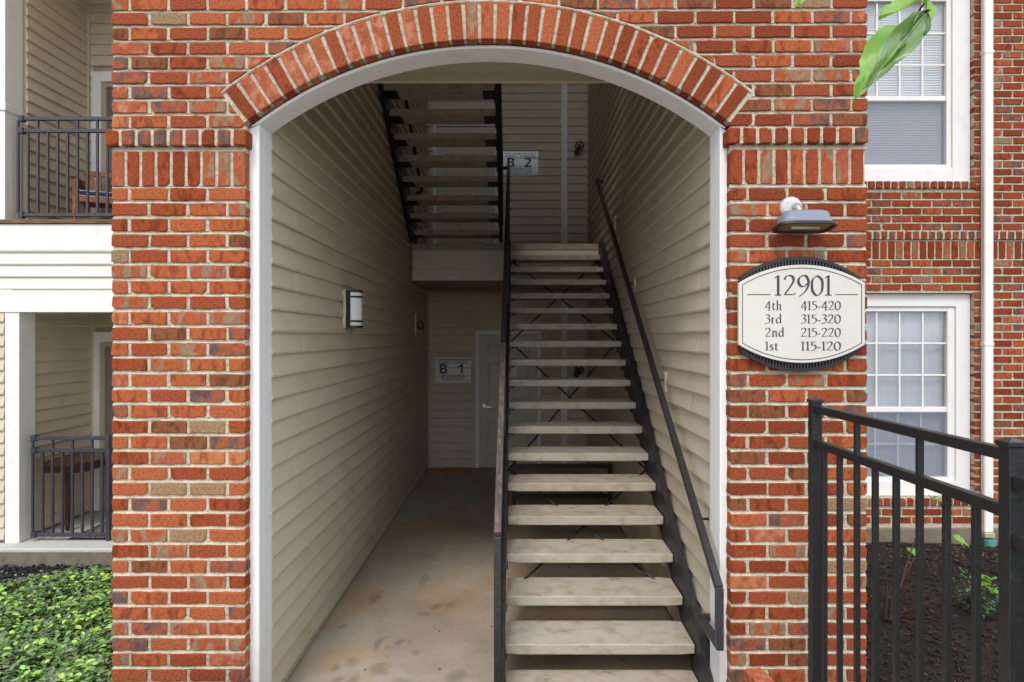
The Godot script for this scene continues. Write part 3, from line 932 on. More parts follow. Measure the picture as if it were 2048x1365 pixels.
func right_handrail() -> void:
	var h := thing("wall_handrail", "black steel handrail on the right wall, looping down at the stair foot", "handrail")
	var hx := 1.033
	var a := Vector3(hx, 0.772, Z(3.43))
	var e := Vector3(hx, 4.06, Z(8.62))
	var s := Mesher.new()
	s.bar(a, e, 0.038, 0.040, 0.003)
	put("rail", s, M.steel, h)
	s = Mesher.new()
	s.box(Vector3(hx, 0.622, a.z + 0.002), Vector3(0.0375, 0.318, 0.036), 0.003)
	put("drop_end", s, M.rail_grey, h)
	s = Mesher.new()
	s.bar(Vector3(hx, 0.483, a.z - 0.015), Vector3(hx, 0.483, Z(3.77)), 0.036, 0.038, 0.003)
	s.bar(Vector3(hx - 0.018, 0.4835, Z(3.77)), Vector3(XR, 0.4835, Z(3.77)), 0.034, 0.036, 0.003)
	put("return_end", s, M.steel, h)
	s = Mesher.new()
	s.bar(Vector3(hx, 4.06, e.z), Vector3(XR, 4.03, e.z), 0.034, 0.034, 0.003)
	put("return_end", s, M.steel, h)
	for d in [3.9, 5.05, 6.35, 7.6]:
		var t: float = (d - 3.43) / 5.19
		var y := lerpf(a.y, e.y, t) - 0.02
		s = Mesher.new()
		s.bar(Vector3(hx + 0.01, y, Z(d)), Vector3(hx + 0.03, y - 0.05, Z(d)), 0.013, 0.013, 0.002)
		s.bar(Vector3(hx + 0.03, y - 0.05, Z(d)), Vector3(XR - 0.004, y - 0.05, Z(d)), 0.013, 0.013, 0.002)
		put("bracket", s, M.black, h)
		if d < 4.0: continue
		s = Mesher.new()
		s.box(Vector3(XR - 0.003, y - 0.06, Z(d)), Vector3(0.022, 0.15, 0.09), 0.003)
		put("mounting_plate", s, M.vinyl[0], h)

func stair_guard() -> void:
	var g := thing("low_guard_frame", "low black metal barrier frame standing on the floor underneath the stair", "barrier")
	var z := Z(7.6)
	for x in [-0.02, 1.062]:
		var s := Mesher.new()
		s.box(Vector3(x, 0.33, z), Vector3(0.045, 0.60, 0.045), 0.003)
		put("post", s, M.black, g)
	for y in [0.60, 0.26]:
		var s := Mesher.new()
		s.box(Vector3(0.521, y, z), Vector3(1.037, 0.045, 0.040), 0.003)
		put("rail", s, M.black, g)

# ------------------------------------------------------------------ lettering
func words(parent: Node, called: String, text: String, at: Vector3, cap: float, width: float, font: String, m: Material, weight := 400, depth := 0.0015) -> void:
	var tm := TextMesh.new()
	var f := SystemFont.new()
	f.font_names = PackedStringArray([font])
	f.font_weight = weight
	tm.font = f
	tm.text = text
	tm.font_size = 64
	tm.pixel_size = 0.01
	tm.depth = 0.05
	tm.curve_step = 1.0
	var bb := tm.get_aabb()
	var o := put(called, tm, m, parent)
	# sized to the photograph's lettering by capital height and line width
	var sx := width / maxf(bb.size.x, 0.001)
	var sy := cap / (64 * 0.01 * 0.714)
	o.scale = Vector3(sx, sy, depth / 0.05)
	o.position = at + Vector3(-(bb.position.x + bb.size.x * 0.5) * sx, -(bb.position.y + bb.size.y * 0.5) * sy, 0)

const GLYPHS := {
	"0": [0.50, [[0.25, 0.99], [0.06, 0.80], [0.02, 0.49], [0.07, 0.17], [0.25, -0.01], [0.43, 0.17], [0.48, 0.49], [0.44, 0.80], [0.25, 0.99]]],
	"1": [0.30, [[0.15, 1.0], [0.15, 0.0]], [[0.0, 0.86], [0.15, 1.0]], [[0.01, 0.012], [0.29, 0.012]]],
	"2": [0.52, [[0.03, 0.78], [0.10, 0.94], [0.25, 1.0], [0.40, 0.91], [0.42, 0.72], [0.30, 0.46], [0.03, 0.03]], [[0.03, 0.04], [0.40, 0.045], [0.50, 0.12]]],
	"3": [0.44, [[0.04, 0.88], [0.18, 1.0], [0.35, 0.91], [0.35, 0.73], [0.18, 0.57]], [[0.18, 0.57], [0.36, 0.49], [0.41, 0.28], [0.28, 0.06], [0.08, -0.02], [0.0, 0.03]]],
	"4": [0.54, [[0.38, 1.0], [0.0, 0.29]], [[0.0, 0.29], [0.54, 0.29]], [[0.38, 1.0], [0.38, -0.10]]],
	"5": [0.44, [[0.10, 0.98], [0.08, 0.58]], [[0.10, 0.96], [0.36, 0.96], [0.42, 1.0]], [[0.08, 0.58], [0.24, 0.61], [0.40, 0.48], [0.41, 0.25], [0.26, 0.05], [0.02, -0.02]]],
	"9": [0.50, [[0.47, 0.70], [0.38, 0.94], [0.23, 1.0], [0.06, 0.86], [0.03, 0.64], [0.14, 0.46], [0.30, 0.46], [0.47, 0.68]], [[0.475, 0.72], [0.44, 0.44], [0.29, 0.15], [0.06, -0.05]]],
	"-": [0.28, [[0.02, 0.30], [0.26, 0.30]], [[0.02, 0.34], [0.26, 0.34]]],
	"t": [0.34, [[0.14, 0.82], [0.14, 0.14], [0.20, 0.02], [0.33, 0.06]], [[0.02, 0.62], [0.32, 0.63]]],
	"h": [0.54, [[0.11, 1.08], [0.11, 0.0]], [[0.11, 0.48], [0.26, 0.64], [0.39, 0.56], [0.41, 0.40]], [[0.41, 0.42], [0.41, 0.0]], [[0.02, 1.02], [0.11, 1.08]], [[0.02, 0.012], [0.21, 0.012]], [[0.33, 0.012], [0.52, 0.012]]],
	"n": [0.54, [[0.11, 0.65], [0.11, 0.0]], [[0.11, 0.48], [0.26, 0.64], [0.39, 0.56], [0.41, 0.40]], [[0.41, 0.42], [0.41, 0.0]], [[0.02, 0.59], [0.11, 0.65]], [[0.02, 0.012], [0.21, 0.012]], [[0.33, 0.012], [0.52, 0.012]]],
	"r": [0.36, [[0.11, 0.65], [0.11, 0.0]], [[0.11, 0.46], [0.20, 0.61], [0.34, 0.61]], [[0.02, 0.59], [0.11, 0.65]], [[0.02, 0.012], [0.21, 0.012]]],
	"d": [0.52, [[0.38, 0.55], [0.22, 0.65], [0.06, 0.48], [0.05, 0.20], [0.18, 0.01], [0.38, 0.14]], [[0.40, 1.08], [0.40, 0.03]], [[0.31, 1.02], [0.40, 1.08]], [[0.40, 0.03], [0.49, 0.05]]],
	"s": [0.32, [[0.27, 0.56], [0.15, 0.65], [0.04, 0.53], [0.15, 0.36], [0.28, 0.20], [0.19, 0.01], [0.02, 0.07]]],
}

func pen(parent: Node, text: String, at: Vector3, cap: float, width: float, m: Material, thick := 0.115, thin := 0.042) -> void:
	# letters drawn with a broad nib held at 25 degrees, like the sign's old style face
	var total := 0.0
	var gap := 0.09
	for ch in text: total += GLYPHS[ch][0] + gap
	total -= gap
	var sx := width / total
	var sy := cap
	var s := Mesher.new()
	var cursor := 0.0
	var lift := 0.0
	for ch in text:
		var g: Array = GLYPHS[ch]
		for k in range(1, g.size()):
			var pts: Array = g[k]
			var path := []
			for i in pts.size() - 1:
				var p0 := Vector2(pts[maxi(i - 1, 0)][0], pts[maxi(i - 1, 0)][1])
				var p1 := Vector2(pts[i][0], pts[i][1])
				var p2 := Vector2(pts[i + 1][0], pts[i + 1][1])
				var p3 := Vector2(pts[mini(i + 2, pts.size() - 1)][0], pts[mini(i + 2, pts.size() - 1)][1])
				var st := 6 if pts.size() > 2 else 1
				for q in st: path.append(p1.cubic_interpolate(p2, p0, p3, float(q) / st))
			path.append(Vector2(pts[-1][0], pts[-1][1]))
			var prev := []
			lift += 0.00012
			for i in path.size():
				var dir: Vector2 = (path[mini(i + 1, path.size() - 1)] - path[maxi(i - 1, 0)]).normalized()
				var w := maxf(thin, thick * absf(sin(dir.angle() - deg_to_rad(25.0)))) * 0.5
				var nn := Vector2(-dir.y, dir.x) * w
				var a: Vector2 = path[i] + nn
				var b: Vector2 = path[i] - nn
				var f := func(v: Vector2) -> Vector3: return at + Vector3((cursor + v.x) * sx - width * 0.5, (v.y - 0.5) * sy, 0.0004 + fmod(lift, 0.0008))
				var cur := [f.call(a), f.call(b)]
				if i:
					s.quad(prev[0], cur[0], cur[1], prev[1], Vector3.BACK)
					for e in 2:
						s.quad(prev[e], cur[e], cur[e] - Vector3(0, 0, 0.003), prev[e] - Vector3(0, 0, 0.003), cur[e] - cur[1 - e])
				prev = cur
		cursor += g[0] + gap
	put("lettering", s, m, parent)

func level_sign(num: String, label: String, x: float, y: float, w: float, h: float, m: Material) -> void:
	var z := ZBACK + 0.02
	var t := thing("level_sign", label, "sign", Vector3(x, y, z), "stairway level signs")
	var s := Mesher.new()
	s.box(Vector3.ZERO, Vector3(w, h, 0.006), 0.001)
	put("plate", s, m, t)
	var zz := 0.0042
	words(t, "lettering", "12901 CENTRE PARK CIRCLE", Vector3(0, h * 0.40, zz), h * 0.072, w * 0.88, "Droid Sans", M.ink, 700)
	words(t, "lettering", "STAIRWAY     FLOOR/LEVEL", Vector3(0, h * 0.295, zz), h * 0.072, w * 0.86, "Droid Sans", M.ink, 700)
	words(t, "lettering", "B", Vector3(-w * 0.27, h * 0.05, zz), h * 0.38, w * 0.21, "Droid Sans", M.ink, 700)
	words(t, "lettering", num, Vector3(w * 0.21, h * 0.05, zz), h * 0.38, w * (0.13 if num == "1" else 0.19), "Droid Sans", M.ink, 700)
	words(t, "lettering", "EXIT ON FIRST FLOOR", Vector3(0, -h * 0.21, zz), h * 0.072, w * 0.64, "Droid Sans", M.ink, 700)
	words(t, "lettering", "NO ACCESS TO ROOF", Vector3(0, -h * 0.305, zz), h * 0.072, w * 0.66, "Droid Sans", M.ink, 700)
	words(t, "lettering", "FLOORS 1 THRU 4", Vector3(0, -h * 0.40, zz), h * 0.072, w * 0.56, "Droid Sans", M.ink, 700)

func lens_shape(hw: float, hs: float, ha: float, n := 20) -> PackedVector2Array:
	# straight sides of half height hs, top and bottom arcs reaching ha
	var p := PackedVector2Array()
	var sag := ha - hs
	var r := (hw * hw + sag * sag) / (2.0 * sag)
	var am := asin(hw / r)
	for i in n + 1:
		var a := lerpf(am, -am, float(i) / n)
		p.append(Vector2(sin(a) * r, ha - r + cos(a) * r))
	for i in n + 1:
		var a := lerpf(-am, am, float(i) / n)
		p.append(Vector2(sin(a) * r, -(ha - r + cos(a) * r)))
	return p

func address_sign() -> void:
	var d := 3.44
	var cx := X(1607.5, d)
	var cy := Y(628, d)
	var t := thing("address_sign", "cream address sign with curved top and bottom on a ribbed dark backing", "sign", Vector3(cx, cy, 0))
	var k := d / F
	var s := Mesher.new()
	# backing: a rim, a recessed panel and upright ribs
	var bw := 119.5 * k * 1.012
	var outer := lens_shape(bw, 74.0 * k * 1.012, 115.5 * k * 1.012)
	var inner := lens_shape(bw - 0.016, 74.0 * k - 0.004, 115.5 * k - 0.0145)
	s.prism(outer, Vector3(0, 0, 0.016), Vector3.RIGHT, Vector3.UP, Vector3(0, 0, -0.012), 0.002)
	put("backing", s, M.black, t)
	s = Mesher.new()
	for i in outer.size():
		var j := (i + 1) % outer.size()
		var q := PackedVector2Array([outer[i], outer[j], inner[j], inner[i]])
		s.prism(q, Vector3(0, 0, 0.034), Vector3.RIGHT, Vector3.UP, Vector3(0, 0, -0.02))
	put("rim", s, M.black, t)
	var nr := 36
	for i in nr:
		var x := lerpf(-bw + 0.018, bw - 0.018, (i + 0.5) / nr)
		var sag := (115.5 - 74.0) * k
		var r := (bw * bw + sag * sag) / (2.0 * sag)
		var ytop := 115.5 * k - 0.015 - r + sqrt(r * r - x * x)
		s = Mesher.new()
		s.box(Vector3(x, 0, 0.022), Vector3(0.0085, ytop * 2.0, 0.018))
		put("rib", s, M.rail_grey, t)
	# face
	s = Mesher.new()
	var hw := 127.0 * k
	s.prism(lens_shape(hw, 62.0 * k, 99.0 * k), Vector3(0, 0, 0.058), Vector3.RIGHT, Vector3.UP, Vector3(0, 0, -0.022), 0.003)
	put("face", s, M.sign_cream, t)
	s = Mesher.new()
	var o2 := lens_shape(hw - 0.0165, 62.0 * k - 0.008, 99.0 * k - 0.0155)
	var i2 := lens_shape(hw - 0.0200, 62.0 * k - 0.0102, 99.0 * k - 0.0193)
	for i in o2.size():
		var j := (i + 1) % o2.size()
		s.prism(PackedVector2Array([o2[i], o2[j], i2[j], i2[i]]), Vector3(0, 0, 0.0592), Vector3.RIGHT, Vector3.UP, Vector3(0, 0, -0.001))
	put("border_line", s, M.ink, t)
	s = Mesher.new()
	for q in [[1497, 1543.5], [1674, 1720]]:
		var xa := X(q[0], d) - cx
		var xb := X(q[1], d) - cx
		s.box(Vector3((xa + xb) * 0.5, Y(589, d) - cy, 0.0588), Vector3(xb - xa, 0.0036, 0.0015))
	put("rule_line", s, M.ink, t)
	var z := 0.0588
	var f := func(px: float, py: float) -> Vector3: return Vector3(X(px, d) - cx, Y(py, d) - cy, z)
	pen(t, "12901", f.call(1610, 570.5), 40.0 * k, 115.0 * k, M.ink)
	var rows := [["4th", "415-420", 611.0], ["3rd", "315-320", 638.0], ["2nd", "215-220", 665.0], ["1st", "115-120", 692.5]]
	var lw := [33.0, 33.0, 38.0, 26.0]
	for i in 4:
		pen(t, rows[i][0], f.call(1533.5 + lw[i] * 0.5, rows[i][2]), 17.5 * k, lw[i] * k, M.ink, 0.125, 0.05)
		pen(t, rows[i][1], f.call(1645, rows[i][2]), 17.5 * k, 79.0 * k, M.ink, 0.125, 0.05)

# ------------------------------------------------------------------ lamps
func flood_light() -> void:
	var d := 3.42
	var bx := X(1597, d)
	var by := Y(409, d)
	var t := thing("flood_light", "bluish grey flood light on a round white wall base above the address sign", "lamp", Vector3(bx, by, 0))
	var s := Mesher.new()
	var fw := Basis(Vector3.RIGHT, Vector3.BACK, Vector3.DOWN)
	s.lathe([Vector2(0, 0.030), Vector2(0.030, 0.029), Vector2(0.047, 0.024), Vector2(0.056, 0.014), Vector2(0.057, 0.0)], Vector3.ZERO, fw, 28)
	put("wall_base", s, M.base_grey, t, true)
	s = Mesher.new()
	for a in [0.6, 2.4, 3.6]:
		s.lathe([Vector2(0, 0.004), Vector2(0.006, 0.003), Vector2(0.006, 0.0)], Vector3(cos(a) * 0.038, sin(a) * 0.038, 0.026), fw, 8)
	s.tube([Vector3(0.012, 0.004, 0.025), Vector3(0.016, -0.006, 0.055)], [0.022, 0.018], 10)
	s.tube([Vector3(0.016, -0.004, 0.052), Vector3(0.018, -0.035, 0.075), Vector3(0.02, -0.06, 0.085)], [0.012, 0.014, 0.02], 10)
	put("knuckle", s, M.galv, t)
	# housing: a shallow tapered pan tilted down, its lens under it
	var rot := Basis(Vector3.RIGHT, -0.16)
	var o := Vector3(0.028, -0.100, 0.10)
	var ring := func(hw: float, hd: float, y: float, n: int) -> PackedVector3Array:
		var p := PackedVector3Array()
		for i in n:
			var a := TAU * i / n
			var c := cos(a)
			var q := sin(a)
			var ex := 0.5
			p.append(o + rot * Vector3(signf(c) * pow(absf(c), ex) * hw, y, signf(q) * pow(absf(q), ex) * hd))
		return p
	s = Mesher.new()
	var n := 32
	var rings := [ring.call(0.100, 0.050, 0.058, n), ring.call(0.114, 0.062, 0.050, n), ring.call(0.127, 0.070, 0.010, n), ring.call(0.131, 0.074, -0.004, n), ring.call(0.146, 0.086, -0.010, n)]
	for r in rings.size() - 1:
		for i in n:
			var j := (i + 1) % n
			s.quad(rings[r][i], rings[r][j], rings[r + 1][j], rings[r + 1][i], rings[r][i] - o + Vector3.UP * 0.02)
	for i in n: s.tri(o + rot * Vector3(0, 0.059, 0), rings[0][i], rings[0][(i + 1) % n], Vector3.UP)
	put("housing", s, M.lamp_blue, t, true)
	s = Mesher.new()
	var r2 := [ring.call(0.147, 0.087, -0.010, n), ring.call(0.148, 0.088, -0.024, n), ring.call(0.132, 0.074, -0.025, n), ring.call(0.130, 0.072, -0.012, n)]
	for r in 3:
		for i in n:
			var j := (i + 1) % n
			var hint: Vector3 = [r2[r][i] - o, Vector3.DOWN, o - r2[r][i]][r]
			s.quad(r2[r][i], r2[r][j], r2[r + 1][j], r2[r + 1][i], hint)
	put("bezel", s, M.black, t)
	s = Mesher.new()
	var lr: PackedVector3Array = ring.call(0.131, 0.073, -0.015, n)
	for i in n: s.tri(o + rot * Vector3(0, -0.017, 0), lr[i], lr[(i + 1) % n], Vector3.DOWN)
	put("lens", s, M.lens, t)
	s = Mesher.new()
	s.tube([o + rot * Vector3(-0.07, -0.022, 0.012), o + rot * Vector3(0.07, -0.022, 0.012)], [0.009], 10)
	put("lamp_tube", s, M.tubeglow, t, true)

func sconce(label: String, d: float, y: float, h: float, dark: bool) -> void:
	var t := thing("wall_lamp", label, "lamp", Vector3(XL + 0.004, y, Z(d)), "wall lamps on the left wall")
	var s := Mesher.new()
	# pale scalloped mounting block
	var p := PackedVector2Array()
	for i in 21:
		var v := i / 20.0
		p.append(Vector2(0.105 + 0.012 * sin(v * TAU * 1.5), lerpf(-h * 0.5, h * 0.5, v)))
	for i in 21:
		var v := 1.0 - i / 20.0
		p.append(Vector2(-0.105 - 0.012 * sin(v * TAU * 1.5), lerpf(-h * 0.5, h * 0.5, v)))
	s.prism(p, Vector3(0.016, 0, 0), Vector3(0, 0, -1), Vector3.UP, Vector3(-0.022, 0, 0), 0.003)
	put("mounting_block", s, M.vinyl[0], t)
	if dark:
		s = Mesher.new()
		s.tube([Vector3(0.02, -0.02, 0), Vector3(0.05, -0.01, 0), Vector3(0.10, 0.0, 0)], [0.05, 0.062, 0.055], 14)
		put("lamp_body", s, M.amber, t, true)
		return
	var n := 16
	var shell := func(ms: Mesher, y0: float, y1: float, r: float, cap: bool) -> void:
		for i in n:
			var a := PI * i / n
			var b := PI * (i + 1) / n
			var pa := Vector3(0.018 + sin(a) * r * 1.18, 0, cos(a) * r)
			var pb := Vector3(0.018 + sin(b) * r * 1.18, 0, cos(b) * r)
			var up := Vector3.UP
			ms.quad(pa + up * y0, pb + up * y0, pb + up * y1, pa + up * y1, (pa + pb) * 0.5 - Vector3(0.018, 0, 0))
			if cap:
				ms.tri(Vector3(0.018, y1, 0), pa + up * y1, pb + up * y1, up)
				ms.tri(Vector3(0.018, y0, 0), pa + up * y0, pb + up * y0, -up)
	s = Mesher.new()
	shell.call(s, -h * 0.46, h * 0.46, 0.088, true)
	put("diffuser", s, M.acrylic, t, false)
	s = Mesher.new()
	for q in [[-0.5, -0.435], [0.435, 0.5], [-0.345, -0.295], [0.295, 0.345]]:
		shell.call(s, h * q[0], h * q[1], 0.094, true)
	for e in [-0.094, 0.094]:
		s.box(Vector3(0.034, 0, e * 0.97), Vector3(0.034, h * 0.99, 0.006), 0.001)
	put("frame", s, M.black, t)

func hose_valve(label: String, x: float, y: float, wheel: Material) -> void:
	var z := ZBACK + 0.02
	var t := thing("hose_valve", label, "valve", Vector3(x, y, z), "hose valves on the back wall")
	var s := Mesher.new()
	s.tube([Vector3(0, 0, -0.03), Vector3(0, 0, 0.09)], [0.034, 0.034], 12)
	s.tube([Vector3(0, 0, 0.05), Vector3(-0.03, -0.05, 0.08), Vector3(-0.05, -0.10, 0.09)], [0.032, 0.034, 0.036], 12)
	put("body", s, M.brass, t, true)
	s = Mesher.new()
	var c := Vector3(0, 0.012, 0.13)
	var pts := []
	for i in 19:
		var a := TAU * i / 18
		pts.append(c + Vector3(cos(a), sin(a), 0) * 0.062)
	s.tube(pts, [0.011], 8, false)
	for i in 5:
		var a := TAU * i / 5
		s.tube([c, c + Vector3(cos(a), sin(a), 0) * 0.06], [0.007], 6)
	s.tube([Vector3(0, 0, 0.08), c], [0.012], 8)
	put("hand_wheel", s, wheel, t)

# ------------------------------------------------------------------ right fence
func fence() -> void:
	var t := thing("metal_fence", "black tubular metal fence running toward the viewer in front of the right pier", "fence")
	var x := 1.277
	var d1 := 2.88
	var d2 := 1.737
	var base := 0.46
	for q in [[d1, 1.772, 0.042], [d2, 1.770, 0.042], [0.62, 1.73, 0.042]]:
		var s := Mesher.new()
		s.box(Vector3(x, (base + q[1]) * 0.5, Z(q[0])), Vector3(q[2], q[1] - base, q[2]), 0.0015)
		var p := put("post", s, M.black, t)
		s = Mesher.new()
		s.box(Vector3(x, q[1] + 0.006, Z(q[0])), Vector3(0.052, 0.013, 0.052), 0.002)
		# a low pyramid
		var y0: float = q[1] + 0.0125
		var c := Vector3(x, y0 + 0.011, Z(q[0]))
		for k in 4:
			var a := Vector3(x, y0, Z(q[0])) + Vector3([-1, 1, 1, -1][k], 0, [-1, -1, 1, 1][k]) * 0.0255
			var b := Vector3(x, y0, Z(q[0])) + Vector3([1, 1, -1, -1][k], 0, [-1, 1, 1, -1][k]) * 0.0255
			s.tri(a, b, c, Vector3.UP)
		put("post_cap", s, M.black, p)
	for q in [[d1 - 0.02, d2 + 0.02, 1.762], [d1 - 0.02, d2 + 0.02, 1.615], [d2 - 0.02, 0.64, 1.697], [d2 - 0.02, 0.64, 1.548], [d1 - 0.02, 0.64, 0.60]]:
		var s := Mesher.new()
		s.bar(Vector3(x, q[2] - 0.016, Z(q[0])), Vector3(x, q[2] - 0.016, Z(q[1])), 0.030, 0.032, 0.002)
		put("rail", s, M.black, t)
	var k := 0
	for px in [1649.5, 1680, 1714.5, 1751, 1793, 1840, 1893.7, 1953]:
		var d: float = x * F / (px - CX)
		var tall: bool = k == 2 or k == 5
		var s := Mesher.new()
		var top := 1.735 if tall else 1.59
		s.box(Vector3(x, (top + 0.585) * 0.5, Z(d)), Vector3(0.0185, top - 0.585, 0.0185), 0.0012)
		put("picket", s, M.black, t)
		k += 1
	for i in 7:
		var s := Mesher.new()
		s.box(Vector3(x, 1.05, Z(1.60 - 0.13 * i)), Vector3(0.0185, 0.95, 0.0185), 0.0012)
		put("picket", s, M.black, t)

# ------------------------------------------------------------------ right rear wall
const ZR := -3.284
func window(t: Node, xa: float, xb: float, y0: float, y1: float, lower: bool) -> void:
	var zc := ZR - 0.062          # casing face
	var cw := 0.178 if not lower else 0.143
	var ch := 0.148
	var s := Mesher.new()
	var top := 0.13
	s.box(Vector3(xa + cw * 0.5, (y0 + y1) * 0.5, zc - 0.02), Vector3(cw, y1 - y0, 0.04), 0.003)
	s.box(Vector3(xb - cw * 0.5, (y0 + y1) * 0.5, zc - 0.02), Vector3(cw, y1 - y0, 0.04), 0.003)
	s.box(Vector3((xa + xb) * 0.5, y0 + ch * 0.5, zc - 0.021), Vector3(xb - xa - cw * 2, ch, 0.04), 0.003)
	s.box(Vector3((xa + xb) * 0.5, y1 - top * 0.5, zc - 0.021), Vector3(xb - xa - cw * 2, top, 0.04), 0.003)
	var w := put("window", s, M.white, t)
	var ia := xa + cw
	var ib := xb - cw
	var j0 := y0 + ch
	var j1 := y1 - top
	var rail := Y(198, 6.9) if not lower else Y(820, 6.9)
	var fr := 0.05 if not lower else 0.075
	# frame and sashes
	s = Mesher.new()
	s.box(Vector3(ia + fr * 0.5, (j0 + j1) * 0.5, zc - 0.045), Vector3(fr, j1 - j0, 0.05), 0.004)
	s.box(Vector3(ib - fr * 0.5, (j0 + j1) * 0.5, zc - 0.045), Vector3(fr, j1 - j0, 0.05), 0.004)
	s.box(Vector3((ia + ib) * 0.5, j0 + 0.02, zc - 0.046), Vector3(ib - ia - fr * 2, 0.04, 0.05), 0.004)
	s.box(Vector3((ia + ib) * 0.5, j1 - 0.025, zc - 0.046), Vector3(ib - ia - fr * 2, 0.05, 0.05), 0.004)
	s.box(Vector3((ia + ib) * 0.5, rail, zc - 0.05), Vector3(ib - ia - fr * 2, 0.056, 0.045), 0.004)
	put("sash_frame", s, M.white, w)
	var ga := ia + fr
	var gb := ib - fr
	for up in [true, false]:
		var g0: float = rail + 0.028 if up else j0 + 0.04
		var g1: float = j1 - 0.05 if up else rail - 0.028
		var zg := zc - (0.052 if up else 0.064)
		s = Mesher.new()
		s.box(Vector3((ga + gb) * 0.5, (g0 + g1) * 0.5, zg), Vector3(gb - ga, g1 - g0, 0.004))
		put("pane", s, M.glass, w)
		if not up:
			s = Mesher.new()
			s.box(Vector3((ga + gb) * 0.5, (g0 + g1) * 0.5, zc - 0.024), Vector3(gb - ga + 0.02, g1 - g0 + 0.02, 0.002))
			put("insect_screen", s, M.screen, w)
		if up or lower:
			s = Mesher.new()
			var mw := 0.018
			for i in 3:
				s.box(Vector3(lerpf(ga, gb, (i + 1) / 4.0), (g0 + g1) * 0.5, zg + (0.006 if up else -0.012)), Vector3(mw, g1 - g0, 0.008), 0.002)
			var nr := 3 if up else 2
			for i in nr - 1:
				s.box(Vector3((ga + gb) * 0.5, lerpf(g0, g1, (i + 1.0) / nr), zg + (0.0065 if up else -0.0115)), Vector3(gb - ga, mw, 0.009), 0.002)
			put("muntin", s, M.white, w)
	# blind behind the glass
	s = Mesher.new()
	var n := int((j1 - j0) / 0.0255)
	for i in n:
		var y := lerpf(j0, j1, (i + 0.5) / n)
		var y_a := y - 0.01275
		var y_b := y + 0.01275
		s.quad(Vector3(ga, y_a, zc - 0.098), Vector3(gb, y_a, zc - 0.098), Vector3(gb, y_b - 0.001, zc - 0.106), Vector3(ga, y_b - 0.001, zc - 0.106), Vector3.BACK)
	if lower:
		s = Mesher.new()
		var pz := 0.0
		for i in 90:
			var xa2 := lerpf(ga, gb, i / 90.0)
			var xb2 := lerpf(ga, gb, (i + 1) / 90.0)
			var nz := sin(i * 0.62) * 0.004 + sin(i * 0.23 + 1.0) * 0.006
			s.quad(Vector3(xa2, j0, zc - 0.115 + pz), Vector3(xb2, j0, zc - 0.115 + nz), Vector3(xb2, j1, zc - 0.115 + nz), Vector3(xa2, j1, zc - 0.115 + pz), Vector3.BACK)
			pz = nz
	var bl := put("curtain" if lower else "blind", s, M.curtain if lower else M.blind, w)
	if not lower: bl.set_meta("kind", "stuff")
	s = Mesher.new()
	s.box(Vector3((xa + xb) * 0.5, (y0 + y1) * 0.5, zc - 0.16), Vector3(xb - xa, y1 - y0, 0.03))
	put("room_side", s, M.drywall, w)

